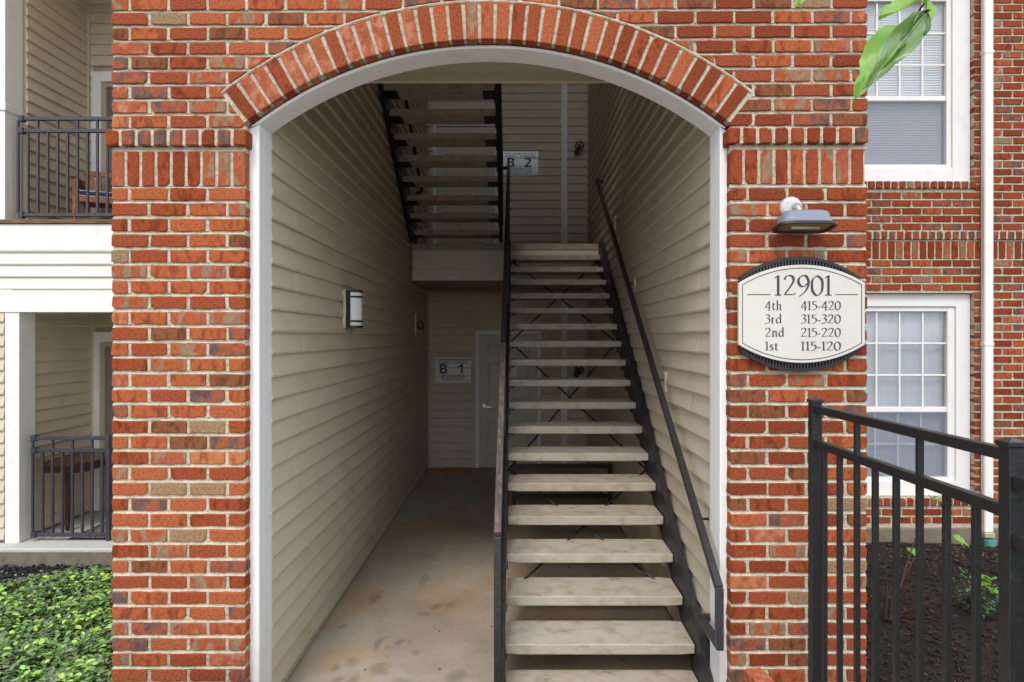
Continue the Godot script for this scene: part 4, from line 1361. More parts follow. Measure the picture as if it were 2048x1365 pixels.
func rear_wall() -> void:
	var t := thing("brick_rear_wall", "recessed red brick wall on the right with two white double hung windows", "wall")
	var xo := X(1950, 6.8)            # right edge of the window openings
	var xw := 3.235                   # left edge
	var xm := 1.835                   # where it meets the tower
	var xe := 7.0
	var u0 := Y(365.5, 6.87)
	var u1 := 5.66
	var l0 := Y(992, 6.87)
	var l1 := Y(588, 6.87)
	var core := Mesher.new()
	var zf := ZR - 0.009
	for q in [[xm, xw, -0.3, 6.5], [xo, xe, -0.3, 6.5], [xw, xo, -0.3, l0 - 0.005], [xw, xo, l1 + 0.004, u0 - 0.005], [xw, xo, u1, 6.5]]:
		core.box(Vector3((q[0] + q[1]) * 0.5, (q[2] + q[3]) * 0.5, zf - 0.12), Vector3(q[1] - q[0] - 0.002, q[3] - q[2], 0.24))
	var far := Mesher.new()
	var far2 := Mesher.new()
	var holes := [[xw, xo, l0 - 0.075, l1], [xw, xo, u0 - 0.075, u1]]
	var vis_left := 3.40
	var vis_right := 5.25
	for pass_ in 1:
		for r in range(-35, 36):
			var below := r < 0
			var yc := (ROW0 + ROW * (r + 1)) if below else (3.165 + 0.0788 * r)
			if yc < 0.19 or yc > 5.9: continue
			var hh := BH - 0.002 if below else 0.060
			var rowgap := 0.0185
			var par := absi(r) % 2
			var x := xm - (MOD * 0.5 if par else 0.0) + 0.03
			while x < xe - 0.1:
				var e := x + MOD - 0.0175
				var parts := [Vector2(maxf(x, xm + 0.002), e)]
				for q in holes:
					if yc + hh * 0.5 > q[2] + 0.006 and yc - hh * 0.5 < q[3] - 0.002:
						var nx := []
						for p in parts:
							if p.y <= q[0] or p.x >= q[1]: nx.append(p); continue
							if p.x < q[0] - 0.02: nx.append(Vector2(p.x, q[0] - 0.001))
							if p.y > q[1] + 0.02: nx.append(Vector2(q[1] + 0.001, p.y))
						parts = nx
				for p in parts:
					if p.y - p.x < 0.02: continue
					var seen: bool = p.y > vis_left and p.x < vis_right and yc < 5.52
					if p.x > 4.69 and p.y < 4.75: seen = false     # behind the downspout
					var poly := rough_rect(p.x, yc - hh * 0.5, p.y, yc + hh * 0.5, 0.0015)
					if seen:
						add_brick(t, "brick", poly, ZR, 0.1, pick_brick(1.0, 2.0, 0.12), 0.003)
					else:
						(far if rng.randf() < 0.6 else far2).box(Vector3((p.x + p.y) * 0.5, yc, ZR - 0.045), Vector3(p.y - p.x, hh, 0.09))
				x += MOD
			var spans := [Vector2(xm, xe)]
			for q in holes:
				if yc > q[2] - 0.04 and yc < q[3] + 0.02: spans = [Vector2(xm, q[0]), Vector2(q[1], xe)]
			for sp in spans: joint(core, sp.x, minf(sp.y, 5.3), yc + hh * 0.5, yc + hh * 0.5 + rowgap, ZR, 0.0)
	# belt
	joint(core, xm, 5.3, 3.018, 3.036, ZR, 0.0)
	for k in 48:
		var a := xm + 0.0797 * k + 0.01
		if a > 5.4: break
		var seen := a > vis_left - 0.05
		var p1 := rough_rect(a, 2.842, a + 0.0625, 3.018, 0.0015)
		var p2 := rough_rect(a, 3.036, a + 0.0625, 3.115, 0.0018)
		if seen:
			add_brick(t, "soldier_brick", p1, ZR, 0.1, BR[[0, 4, 1, 4, 5][rng.randi() % 5]])
			add_brick(t, "rowlock_brick", p2, ZR + 0.016, 0.1, BR[[7, 7, 9, 1, 8, 7][rng.randi() % 6]], 0.005)
		else:
			far.box(Vector3(a + 0.031, 2.93, ZR - 0.045), Vector3(0.0625, 0.176, 0.09))
			far2.box(Vector3(a + 0.031, 3.075, ZR - 0.035), Vector3(0.0625, 0.08, 0.11))
	core.box(Vector3((xm + 5.4) * 0.5, 3.0755, ZR - 0.02), Vector3(5.4 - xm, 0.076, 0.06))
	# rowlock sills
	for y in [u0 - 0.04, l0 - 0.045]:
		for k in 20:
			var a := xo + 0.02 - 0.0785 * (k + 1)
			if a < xw - 0.05: break
			add_brick(t, "rowlock_brick", rough_rect(a, y - 0.037, a + 0.064, y + 0.035, 0.002), ZR + 0.02, 0.13, BR[[7, 4, 1, 1, 0, 8][rng.randi() % 6]], 0.006)
		core.box(Vector3((xw + xo) * 0.5, y - 0.002, ZR - 0.03), Vector3(xo - xw, 0.068, 0.08))
	put("mortar", core, M.mortar, t)
	var f := put("brickwork_beyond_view", far, BR[0], t); f.set_meta("kind", "stuff")
	f = put("brickwork_beyond_view", far2, BR[1], t); f.set_meta("kind", "stuff")
	window(t, xw, xo - 0.004, u0, u1, false)
	window(t, xw, xo - 0.004, l0, l1, true)
	var s := Mesher.new()
	s.box(Vector3((xm + xe) * 0.5, -0.025, ZR - 0.085), Vector3(xe - xm, 0.31, 0.22), 0.01)
	put("foundation", s, M.foundation, t)
	# downspout
	var dn := thing("downspout", "white square downspout on the brick wall right of the windows", "downspout")
	s = Mesher.new()
	s.box(Vector3(4.7215, 3.2, ZR + 0.040), Vector3(0.092, 6.2, 0.066), 0.009)
	put("pipe", s, M.white, dn)
	for y in [1.98, 4.9]:
		s = Mesher.new()
		s.box(Vector3(4.7215, y, ZR + 0.040), Vector3(0.098, 0.035, 0.074), 0.004)
		put("strap", s, M.white, dn)
	s = Mesher.new()
	s.tube([Vector3(4.722, -0.12, ZR + 0.075), Vector3(4.722, 0.03, ZR + 0.075)], [0.055, 0.055], 16)
	put("drain_adaptor", s, M.teal, dn, false)
	s = Mesher.new()
	s.box(Vector3(4.7215, 0.075, ZR + 0.045), Vector3(0.106, 0.05, 0.082), 0.006)
	put("boot", s, M.trim_tan, dn)

# ------------------------------------------------------------------ left balconies
const ZB := -3.234        # face of the balcony front
func balcony() -> void:
	var t := thing("balcony_bay", "white trimmed cream siding bay left of the brick with an upper and a lower balcony", "building")
	var d := 6.75
	var xe := -2.10
	var yh0 := Y(625, d)
	var yh1 := Y(581, d)
	var s := Mesher.new()
	s.box(Vector3((xe - 7.0) * 0.5, (yh0 + yh1) * 0.5, ZB - 0.13), Vector3(7.0 + xe, yh1 - yh0, 0.28), 0.003)
	put("header_board", s, M.white, t)
	siding(t, Vector3(-7.0, 0, ZB - 0.01), Vector3.RIGHT, Vector3.BACK, 7.0 + xe, yh1 + 0.004, 3, 0.1245, [M.cream_daylit], [], false)
	s = Mesher.new()
	s.box(Vector3((xe - 7.0) * 0.5, 2.93, ZB + 0.004), Vector3(7.0 + xe, 0.035, 0.03), 0.003)
	put("trim_board", s, M.white, t)
	s = Mesher.new()
	s.box(Vector3((xe - 7.0) * 0.5, Y(477, d), ZB - 0.02), Vector3(7.0 + xe, Y(449, d) - Y(505, d), 0.06), 0.003)
	put("fascia_board", s, M.white, t)
	s = Mesher.new()
	s.box(Vector3((xe - 7.0) * 0.5, 3.205, ZB - 0.55), Vector3(7.0 + xe, 0.04, 1.16), 0.003)
	put("deck", s, M.deck, t)
	s = Mesher.new()
	s.box(Vector3((xe - 7.0) * 0.5, 2.9, ZB - 0.62), Vector3(7.0 + xe, 0.54, 1.1))
	put("floor_structure", s, M.soffit, t)
	# upper column with its collar
	var cx := X(9, d)
	s = Mesher.new()
	s.box(Vector3(cx - 0.13, 4.7, ZB - 0.115), Vector3(0.26, 2.96, 0.23), 0.003)
	put("column", s, M.white, t)
	s = Mesher.new()
	var yc := Y(214, d)
	s.box(Vector3(cx - 0.13, yc, ZB - 0.115), Vector3(0.285, 0.075, 0.255), 0.006)
	s.box(Vector3(cx - 0.13, yc + 0.9, ZB - 0.115), Vector3(0.275, 1.75, 0.245), 0.003)
	put("column_collar", s, M.white, t)
	# lower corner
	var lx := X(37.5, d)
	s = Mesher.new()
	s.box(Vector3(lx - 0.072, yh0 * 0.5 - 0.005, ZB - 0.115), Vector3(0.144, yh0 + 0.008, 0.23), 0.003)
	put("corner_trim", s, M.white, t)
	siding(t, Vector3(-7.0, 0, ZB - 0.012), Vector3.RIGHT, Vector3.BACK, lx - 0.15 + 7.0, 0.02, 19, 0.121, M.vinyl, [], false)
	s = Mesher.new()
	s.box(Vector3((lx - 0.15 - 7.0) * 0.5, 1.15, ZB - 0.13), Vector3(lx - 0.15 + 7.0, 2.3, 0.2))
	put("wall_core", s, M.trim_tan, t)
	# inner walls
	var xs := -5.03
	var zb := Z(8.0)
	siding(t, Vector3(xs, 0, ZB - 0.24), Vector3(0, 0, -1), Vector3.RIGHT, ZB - 0.24 - zb, 0.01, 19, 0.127, M.vinyl, [], false)
	siding(t, Vector3(xs - 0.05, 0, ZB - 0.24), Vector3(0, 0, -1), Vector3.RIGHT, ZB - 0.24 - zb, 3.23, 23, 0.127, M.vinyl, [], false)
	siding(t, Vector3(xs, 0, zb), Vector3.RIGHT, Vector3.BACK, xe - xs, 0.01, 19, 0.127, M.vinyl, [[0.05, 1.9, -1, 2.12]], false)
	siding(t, Vector3(xs - 0.05, 0, zb), Vector3.RIGHT, Vector3.BACK, xe - xs + 0.05, 3.23, 23, 0.127, M.vinyl, [[0.08, 1.9, 3.0, 5.2]], false)
	s = Mesher.new()
	s.box(Vector3(xs - 0.13, 3.0, (ZB - 0.24 + zb) * 0.5), Vector3(0.15, 6.2, 1.0))
	var q0 := X(179, 7.98) + 0.1
	var q1 := X(179, 7.98) + 1.7
	s.box(Vector3((xs - 0.2 + q0) * 0.5, 3.0, zb - 0.11), Vector3(q0 - xs + 0.2, 6.2, 0.2))
	s.box(Vector3((xe + 0.2 + q1) * 0.5, 3.0, zb - 0.11), Vector3(xe + 0.2 - q1, 6.2, 0.2))
	s.box(Vector3((q0 + q1) * 0.5, 2.66, zb - 0.11), Vector3(q1 - q0, 1.1, 0.2))
	s.box(Vector3((q0 + q1) * 0.5, 5.65, zb - 0.11), Vector3(q1 - q0, 0.95, 0.2))
	put("wall_core", s, M.trim_tan, t)
	s = Mesher.new()
	s.box(Vector3(xs + 0.02, 1.16, zb + 0.02), Vector3(0.04, 2.32, 0.04), 0.002)
	s.box(Vector3(xs - 0.03, 4.6, zb + 0.02), Vector3(0.04, 2.75, 0.04), 0.002)
	put("corner_post", s, M.vinyl[0], t)
	s = Mesher.new()
	s.box(Vector3((xs + xe) * 0.5, 6.06, ZB - 0.55), Vector3(xe - xs + 0.6, 0.10, 1.4))
	put("ceiling_panel", s, M.white, t)  # white in place of brown, to bounce light onto the upper siding
	# doors on the inner wall
	for k in 2:
		var y0: float = [0.0, 3.225][k]
		var xa: float = [X(179, 7.98), X(182.5, 7.98)][k]
		var yt: float = [Y(664, 7.98), Y(143.5, 7.98)][k]
		var cw := 0.115
		s = Mesher.new()
		s.box(Vector3(xa + cw * 0.5, (y0 + yt) * 0.5, zb + 0.012), Vector3(cw, yt - y0, 0.045), 0.004)
		s.box(Vector3(xa + 0.9, yt - 0.06, zb + 0.0125), Vector3(1.8 - cw * 2.0, 0.12, 0.045), 0.004)
		s.box(Vector3(xa + 1.8 - cw * 0.5, (y0 + yt) * 0.5, zb + 0.012), Vector3(cw, yt - y0, 0.045), 0.004)
		var dd := put("patio_door", s, M.white, t)
		s = Mesher.new()
		s.box(Vector3(xa + cw + 0.025, (y0 + yt) * 0.5 - 0.06, zb - 0.012), Vector3(0.05, yt - y0 - 0.12, 0.04), 0.003)
		s.box(Vector3(xa + 0.9, yt - 0.15, zb - 0.0125), Vector3(1.47, 0.05, 0.04), 0.003)
		put("door_frame", s, M.trim_tan, dd)
		s = Mesher.new()
		s.box(Vector3(xa + 0.9, (y0 + yt) * 0.5 - 0.08, zb - 0.02), Vector3(1.46, yt - y0 - 0.18, 0.005))
		put("pane", s, M.glass, dd)
		# the room behind the glass
		s = Mesher.new()
		var rx := xa + 0.9
		s.box(Vector3(rx, y0 + 1.2, zb - 2.6), Vector3(3.0, 2.6, 0.1))
		s.box(Vector3(rx - 1.5, y0 + 1.2, zb - 1.35), Vector3(0.1, 2.6, 2.5)); s.box(Vector3(rx + 1.5, y0 + 1.2, zb - 1.35), Vector3(0.1, 2.6, 2.5))
		s.box(Vector3(rx, y0 + 2.5, zb - 1.35), Vector3(3.1, 0.1, 2.6))
		put("room_wall", s, M.drywall, dd)
		s = Mesher.new()
		s.box(Vector3(rx, y0 - 0.06, zb - 1.35), Vector3(3.1, 0.1, 2.6))
		put("room_floor", s, M.carpet, dd)
	# slab
	s = Mesher.new()
	s.box(Vector3((xe - 7.0) * 0.5, -0.11, ZB - 0.55), Vector3(7.0 + xe, 0.20, 1.45), 0.012)
	put("slab", s, M.slab, t)
	s = Mesher.new()
	s.box(Vector3((xe - 7.0) * 0.5, -0.17, ZB + 0.150), Vector3(7.0 + xe, 0.27, 0.06), 0.012)
	put("foundation", s, M.foundation, t)

func railing(label: String, xa: float, xb: float, ys: Array, first: float, step: float, n: int) -> void:
	var z := Z(6.83)
	var t := thing("balcony_railing", label, "railing", Vector3.ZERO, "grey balcony railings")
	for k in 3:
		var s := Mesher.new()
		s.box(Vector3((xa + xb) * 0.5, ys[k], z), Vector3(xb - xa, 0.036, 0.036), 0.003)
		var r := put("rail", s, M.rail_grey, t)
		s = Mesher.new()
		s.box(Vector3(xa - 0.012, ys[k], z), Vector3(0.05, 0.058, 0.058), 0.003)
		put("end_bracket", s, M.rail_grey, r)
	for i in n:
		var x := first + step * i
		if x > xb - 0.01: break
		var tall := i % 2 == 0
		var top: float = ys[0] - 0.015 if tall else ys[1] - 0.015
		var s := Mesher.new()
		s.box(Vector3(x, (top + ys[2] + 0.015) * 0.5, z), Vector3(0.022, top - ys[2] - 0.015, 0.022), 0.0015)
		put("picket", s, M.rail_grey, t)
	if label.begins_with("lower"):
		var s := Mesher.new()
		s.box(Vector3(xb + 0.012, (ys[0] + 0.0) * 0.5, z), Vector3(0.04, ys[0] + 0.04, 0.04), 0.003)
		put("post", s, M.rail_grey, t)

func balcony_furniture() -> void:
	# chair on the upper deck
	var d := 7.45
	var cx := -4.71
	var y0 := 3.226
	var t := thing("wooden_chair", "slatted wooden chair with a navy cushion on the upper balcony", "chair", Vector3(-4.53, y0, -4.015))
	t.rotation.y = deg_to_rad(25.0)
	var s := Mesher.new()
	for e in [-0.30, 0.30]:
		s = Mesher.new()
		s.bar(Vector3(e, 0.0, 0.28), Vector3(e, 0.52, 0.25), 0.05, 0.035, 0.004)
		put("leg", s, M.wood, t)
		s = Mesher.new()
		s.bar(Vector3(e * 0.95, 0.0, -0.30), Vector3(e * 0.9, 0.74, -0.42), 0.045, 0.035, 0.004)
		put("leg", s, M.wood, t)
		s = Mesher.new()
		s.bar(Vector3(e, 0.535, 0.30), Vector3(e, 0.52, -0.36), 0.06, 0.025, 0.004)
		put("armrest", s, M.wood, t)
	s = Mesher.new()
	s.box(Vector3(0, 0.30, 0.25), Vector3(0.58, 0.06, 0.025), 0.003)
	s.box(Vector3(0, 0.12, 0.0), Vector3(0.56, 0.035, 0.025), 0.003)
	for k in 6:
		s.box(Vector3(0, 0.315, 0.2 - 0.09 * k), Vector3(0.56, 0.018, 0.07), 0.003)
	put("seat", s, M.wood, t)
	s = Mesher.new()
	s.box(Vector3(0, 0.715, -0.42), Vector3(0.60, 0.06, 0.026), 0.004, Basis(Vector3.RIGHT, -0.16))
	put("backrest", s, M.wood, t)
	for k in 7:
		s = Mesher.new()
		var x := lerpf(-0.225, 0.225, k / 6.0)
		s.bar(Vector3(x, 0.34, -0.335), Vector3(x, 0.69, -0.412), 0.042, 0.014, 0.003)
		put("back_slat", s, M.wood, t)
	s = Mesher.new()
	s.box(Vector3(0, 0.362, 0.0), Vector3(0.54, 0.062, 0.54), 0.02)
	var c := put("cushion", s, M.navy, t)
	s = Mesher.new()
	s.tube([Vector3(-0.27, 0.390, 0.262), Vector3(0.27, 0.390, 0.262)], [0.005], 6)
	s.tube([Vector3(-0.27, 0.336, 0.262), Vector3(0.27, 0.336, 0.262)], [0.005], 6)
	put("piping", s, M.cloth_white, c)
	# table below
	var tb := thing("wooden_table", "dark wooden table with rounded corners on the lower balcony", "table", Vector3(-4.70, 0, Z(7.40)))
	s = Mesher.new()
	var p := PackedVector2Array()
	for i in 48:
		var a := TAU * i / 48.0
		p.append(Vector2(signf(cos(a)) * pow(absf(cos(a)), 0.55) * 0.27, signf(sin(a)) * pow(absf(sin(a)), 0.55) * 0.49))
	s.prism(p, Vector3(0, 0.75, 0), Vector3.RIGHT, Vector3.BACK, Vector3(0, -0.028, 0), 0.006)
	put("tabletop", s, M.wood_dark, tb)
	s = Mesher.new()
	s.box(Vector3(0, 0.68, 0), Vector3(0.40, 0.08, 0.80), 0.004)
	put("apron", s, M.wood_dark, tb)
	for q in [Vector2(-0.06, 0.23), Vector2(-0.02, -0.40)]:
		s = Mesher.new()
		s.tube([Vector3(q.x * 1.06, 0.001, q.y * 1.02), Vector3(q.x, 0.66, q.y)], [0.022, 0.034], 8)
		put("leg", s, M.wood_dark, tb)
	# rug
	var rg := thing("rug", "patterned rug with dark border on the lower balcony floor", "rug", Vector3(-3.9, -0.008, Z(7.30)))
	s = Mesher.new()
	s.box(Vector3.ZERO, Vector3(1.34, 0.008, 0.88), 0.002)
	put("border", s, M.rug_edge, rg)
	s = Mesher.new()
	s.box(Vector3(0, 0.004, 0), Vector3(1.24, 0.006, 0.78), 0.002)
	put("field", s, M.rug, rg)

# ------------------------------------------------------------------ plants and ground
func leaf(L: float, W: float, fold: float, curl: float, n := 4) -> Mesher:
	var s := Mesher.new()
	var prev := []
	for i in n + 1:
		var t := float(i) / n
		var w := W * 0.5 * pow(sin(PI * clampf(t * 0.94 + 0.03, 0.0, 1.0)), 0.75)
		var y := -curl * t * t
		var cur := [Vector3(-w, y + fold * w, t * L), Vector3(0, y, t * L), Vector3(w, y + fold * w, t * L)]
		if i:
			for k in 2: s.quad(prev[k], cur[k], cur[k + 1], prev[k + 1], Vector3.UP)
		prev = cur
	return s

func scatter(called: String, ms: Mesh, m: Material, tr: Array, cols: Array, parent: Node) -> MultiMeshInstance3D:
	var mm := MultiMesh.new()
	mm.transform_format = MultiMesh.TRANSFORM_3D
	mm.use_colors = true
	mm.mesh = ms
	mm.instance_count = tr.size()
	for i in tr.size():
		mm.set_instance_transform(i, tr[i])
		mm.set_instance_color(i, cols[i])
	var o := MultiMeshInstance3D.new()
	o.name = numbered(called, parent)
	o.multimesh = mm
	o.material_override = m
	o.set_meta("kind", "stuff")
	(parent if parent else self).add_child(o, true)
	return o

func turned(yaw: float, pitch: float, roll: float, size: float) -> Basis:
	return (Basis(Vector3.UP, yaw) * Basis(Vector3.RIGHT, pitch) * Basis(Vector3.BACK, roll)).scaled(Vector3.ONE * size)

func hedge() -> void:
	var t := thing("low_hedge", "low leafy evergreen hedge with lime new growth at the foot of the left pier", "shrub")
	var small := leaf(0.038, 0.024, 0.30, 0.006).mesh(true)
	var tr := []
	var cols := []
	var near := []
	var hill := FastNoiseLite.new()
	hill.seed = 5; hill.frequency = 1.0
	var top := func(x: float, z: float) -> float:
		var y := 0.04 + hill.get_noise_2d(x * 1.3, z * 1.3) * 0.09 + hill.get_noise_2d(x * 5.0, z * 5.0) * 0.04
		return y + clampf((z + 1.2) * 0.05, -0.08, 0.10)
	var zend := func(x: float) -> float: return -2.70 + clampf((-4.12 - x) * 4.0, 0.0, 1.5)
	for i in 52000:
		var x := rr(-4.9, -2.13)
		var z := rr(-2.85, 0.35)
		if z < zend.call(x) + hill.get_noise_2d(x * 4.0, 3.0) * 0.2: continue
		var depth := absf(rng.randfn(0.0, 0.055))
		var y: float = top.call(x, z) - depth
		var fresh := hill.get_noise_2d(x * 6.0 + 40.0, z * 6.0)
		var c: Color
		if fresh > 0.24 and depth < 0.05 and rng.randf() < 0.5:
			y += rr(0.0, 0.035)
			c = Color(rr(0.27, 0.40), rr(0.46, 0.62), rr(0.06, 0.11))
		elif rng.randf() < 0.34:
			c = Color(rr(0.14, 0.23), rr(0.28, 0.41), rr(0.05, 0.10))
		else:
			var k := rr(0.6, 1.25)
			c = Color(0.118 * k, 0.172 * k, 0.072 * k)
		var b := turned(rr(0, TAU), rr(-0.6, 0.35), rr(-0.5, 0.5), rr(0.65, 1.35))
		var tf := Transform3D(b, Vector3(x, y, z))
		if depth < 0.02 and near.size() < 300 and z > -0.95 and z < -0.1 and x > -3.1 and rng.randf() < 0.5:
			near.append([tf, c])
		else:
			tr.append(tf); cols.append(c)
	scatter("foliage", small, M.leaf_vertex, tr, cols, t)
	for q in near:
		var lum: float = q[1].g
		var o := put("leaf", small, M.leaf_lime if lum > 0.35 else (M.leaf_mid if lum > 0.2 else M.leaf_dark), t)
		o.transform = q[0]
	var s := Mesher.new()
	for i in 500:
		var x := rr(-4.6, -2.15)
		var z := rr(-2.5, 0.3)
		if z < zend.call(x): continue
		var y: float = top.call(x, z)
		s.tube([Vector3(x, -0.2, z), Vector3(x + rr(-0.05, 0.05), y - 0.02, z + rr(-0.05, 0.05))], [0.004, 0.002], 4, false)
	var st := put("stems", s, M.stem_brown, t); st.set_meta("kind", "stuff")

func stone_mesh(k: float) -> ArrayMesh:
	var s := Mesher.new()
	var pts := []
	for i in 6: pts.append(Vector3(cos(i * TAU / 6) * rr(0.7, 1.1), rr(-0.2, 0.2), sin(i * TAU / 6) * rr(0.7, 1.1) * k))
	for i in 6:
		s.tri(pts[i], pts[(i + 1) % 6], Vector3(rr(-0.2, 0.2), 0.6, rr(-0.2, 0.2) * k), pts[i] + Vector3.UP * 0.6)
		s.tri(pts[i], pts[(i + 1) % 6], Vector3(0, -0.4, 0), pts[i] + Vector3.DOWN)
	return s.mesh()

func grounds() -> void:
	var s := Mesher.new()
	s.quad(Vector3(-300, -0.30, -300), Vector3(300, -0.30, -300), Vector3(300, -0.30, 300), Vector3(-300, -0.30, 300), Vector3.UP)
	struct("ground", s, M.grass, "ground around the building", "ground")
	s = Mesher.new()
	s.box(Vector3(-5.0, -0.24, -1.2), Vector3(5.8, 0.10, 4.2))
	struct("planting_bed", s, M.soil, "dark soil of the planting bed left of the brick pier", "ground")
	# concrete floor with its stains, printed on its own plan
	var img := Image.create(512, 1400, false, Image.FORMAT_RGB8)
	var n1 := FastNoiseLite.new(); n1.seed = 301; n1.frequency = 0.008; n1.fractal_octaves = 5
	var n2 := FastNoiseLite.new(); n2.seed = 302; n2.frequency = 0.05; n2.fractal_octaves = 4
	var n3 := FastNoiseLite.new(); n3.seed = 303; n3.frequency = 0.004; n3.fractal_octaves = 4
	var spots := []
	for q in [[500, 1255, 42, 30], [500, 1335, 45, 32], [410, 1280, 34, 22], [410, 1335, 34, 25], [635, 1290, 60, 40], [745, 1350, 60, 34], [620, 1140, 28, 40], [665, 1106, 30, 14], [740, 1145, 34, 24], [795, 1150, 24, 18], [860, 815, 34, 40], [915, 945, 40, 22], [845, 982, 34, 16], [450, 1068, 34, 14], [1015, 1315, 70, 50], [610, 912, 40, 30], [820, 1200, 30, 12], [985, 940, 30, 24]]:
		var px: float = 530.0 + q[0] / 2.65
		var py: float = 850.0 + q[1] / 2.65
		var d: float = 2.03 * F / (py - CY)
		spots.append([X(px, d), Z(d), q[2] / 2.65 * d / F, q[3] / 2.65 * d * d / (F * 2.03), rr(0.55, 0.95)])
	for y in 1400:
		for x in 512:
			var wx := lerpf(XL, XR, x / 511.0)
			var wz := lerpf(0.2, -6.9, y / 1399.0)
			var a := n1.get_noise_2d(x, y)
			var b := n2.get_noise_2d(x, y)
			var c := Vector3(0.43, 0.37, 0.30) * (1.0 + 0.16 * a + 0.10 * b)
			# iron coloured staining spreads from the wall base and from under the stair
			var o := n3.get_noise_2d(x * 1.6, y) + 0.35 * n1.get_noise_2d(x * 1.7 + 200.0, y)
			var edge := exp(-pow((wx - XL - 0.12) / 0.33, 2.0)) * 0.30 + exp(-pow((wx + 0.05) / 0.22, 2.0)) * 0.34 + exp(-pow((wx - 0.45) / 0.5, 2.0)) * 0.22
			var st := clampf((o + edge) * 2.4 - 0.25, 0.0, 1.0) * (0.65 + 0.35 * clampf(n2.get_noise_2d(x * 0.3, y * 0.3) + 0.6, 0.0, 1.0))
			c = c.lerp(Vector3(0.44, 0.27, 0.11), st * 0.48)
			var g := clampf(n3.get_noise_2d(x + 900.0, y * 0.7) * 2.6 - 0.15, 0.0, 1.0)
			c = c.lerp(Vector3(0.21, 0.175, 0.14), g * 0.36)
			for q in spots:
				var u: float = (wx - q[0] + b * 0.014 + a * 0.05) / (q[2] * 0.8)
				var v: float = (wz - q[1] + a * 0.10 - b * 0.02) / (q[3] * 0.8)
				var e := u * u + v * v
				if e < 1.6:
					c = c.lerp(c * Vector3(0.56, 0.55, 0.54), clampf((1.5 - e) * 0.75, 0.0, 1.0) * q[4] * 0.8)
			if b > 0.52: c *= 0.8
			img.set_pixel(x, y, Color(c.x, c.y, c.z).linear_to_srgb())
	for i in 60:      # grit trodden in from outside
		var gx := rng.randi_range(8, 500)
		var gy := int(pow(rng.randf(), 1.6) * 1300.0) + 20
		var gr := rng.randi_range(1, 3)
		img.fill_rect(Rect2i(gx, gy, gr, gr + rng.randi_range(0, 2)), Color(0.30, 0.26, 0.21) * rr(0.7, 1.4))
	var fl := StandardMaterial3D.new()
	fl.albedo_texture = ImageTexture.create_from_image(img)
	fl.roughness = 0.72
	fl.metallic_specular = 0.35
	s = Mesher.new()
	var rows := 24
	for i in rows:
		var za := lerpf(0.2, -6.9, float(i) / rows)
		var zb := lerpf(0.2, -6.9, float(i + 1) / rows)
		var p := [Vector3(XL - 0.06, floor_y(za), za), Vector3(XR + 0.06, floor_y(za), za), Vector3(XR + 0.06, floor_y(zb), zb), Vector3(XL - 0.06, floor_y(zb), zb)]
		var w := [Vector2(0, float(i) / rows), Vector2(1, float(i) / rows), Vector2(1, float(i + 1) / rows), Vector2(0, float(i + 1) / rows)]
		for tri in [[0, 2, 1], [0, 3, 2]]:
			for k in tri:
				s.v.append(p[k]); s.n.append(Vector3.UP); s.uv.append(w[k])
	var st_ := SurfaceTool.new()
	st_.create_from(s.mesh(), 0)
	struct("breezeway_floor", st_.commit(), fl, "stained concrete floor of the breezeway with damp footprints", "floor")
	s = Mesher.new()
	s.box(Vector3(-0.13, -0.16, -3.35), Vector3(2.6, 0.30, 7.05))
	struct("floor_slab", s, M.concrete, "concrete slab under the breezeway floor", "floor")
	# walkway in front, two steps higher than the breezeway floor
	s = Mesher.new()
	s.box(Vector3(-1.0, 0.08, 5.0), Vector3(4.4, 0.76, 9.0), 0.01)  # widened out of view to bounce light up into the arch
	struct("walkway", s, M.walk, "concrete walkway in front of the entrance", "path")
	s = Mesher.new()
	s.box(Vector3(-0.15, -0.04, 0.36), Vector3(2.55, 0.50, 0.27), 0.01)
	struct("step", s, M.walk, "concrete step between the walkway and the breezeway", "step")
	# stub of a low brick retaining wall under the fence
	var rw := thing("retaining_wall", "low brick cheek wall at the foot of the right pier", "wall")
	s = Mesher.new()
	s.box(Vector3(1.262, 0.04, 2.0), Vector3(0.19, 0.70, 3.2))
	put("mortar", s, M.mortar, rw)
	for k in 30:
		s = Mesher.new()
		var z := 0.44 + 0.106 * k
		s.box(Vector3(1.262 + rr(-0.003, 0.003), 0.420, z), Vector3(0.21, 0.07, 0.092), 0.006)
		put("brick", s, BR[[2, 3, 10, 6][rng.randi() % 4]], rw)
	s = Mesher.new()
	s.box(Vector3(1.148, 0.433, 0.35), Vector3(0.088, 0.058, 0.16), 0.006, Basis(Vector3.UP, 0.14))
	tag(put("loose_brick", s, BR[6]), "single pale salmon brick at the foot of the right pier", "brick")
	s = Mesher.new()
	s.box(Vector3(1.148, 0.07, 0.36), Vector3(0.09, 0.66, 0.18), 0.006)
	put("cheek_block", s, M.concrete, rw)
	# mulch bed on the right
	s = Mesher.new()
	var hill := FastNoiseLite.new(); hill.seed = 8; hill.frequency = 0.9
	var ny := func(x: float, z: float) -> float: return -0.01 + hill.get_noise_2d(x, z) * 0.05 + hill.get_noise_2d(x * 6.0, z * 6.0) * 0.012
	for i in 40:
		for j in 28:
			var x0 := 1.40 + 0.14 * i
			var z0 := -3.2 + 0.14 * j
			s.quad(Vector3(x0, ny.call(x0, z0), z0), Vector3(x0 + 0.14, ny.call(x0 + 0.14, z0), z0), Vector3(x0 + 0.14, ny.call(x0 + 0.14, z0 + 0.14), z0 + 0.14), Vector3(x0, ny.call(x0, z0 + 0.14), z0 + 0.14), Vector3.UP)
	struct("mulch_bed", s.mesh(true), M.mulch_base, "dark bark mulch bed in front of the rear brick wall", "ground")
	var chip := Mesher.new()
	chip.box(Vector3.ZERO, Vector3(1, 0.22, 0.26), 0.05)
	var tr := []
	var cols := []
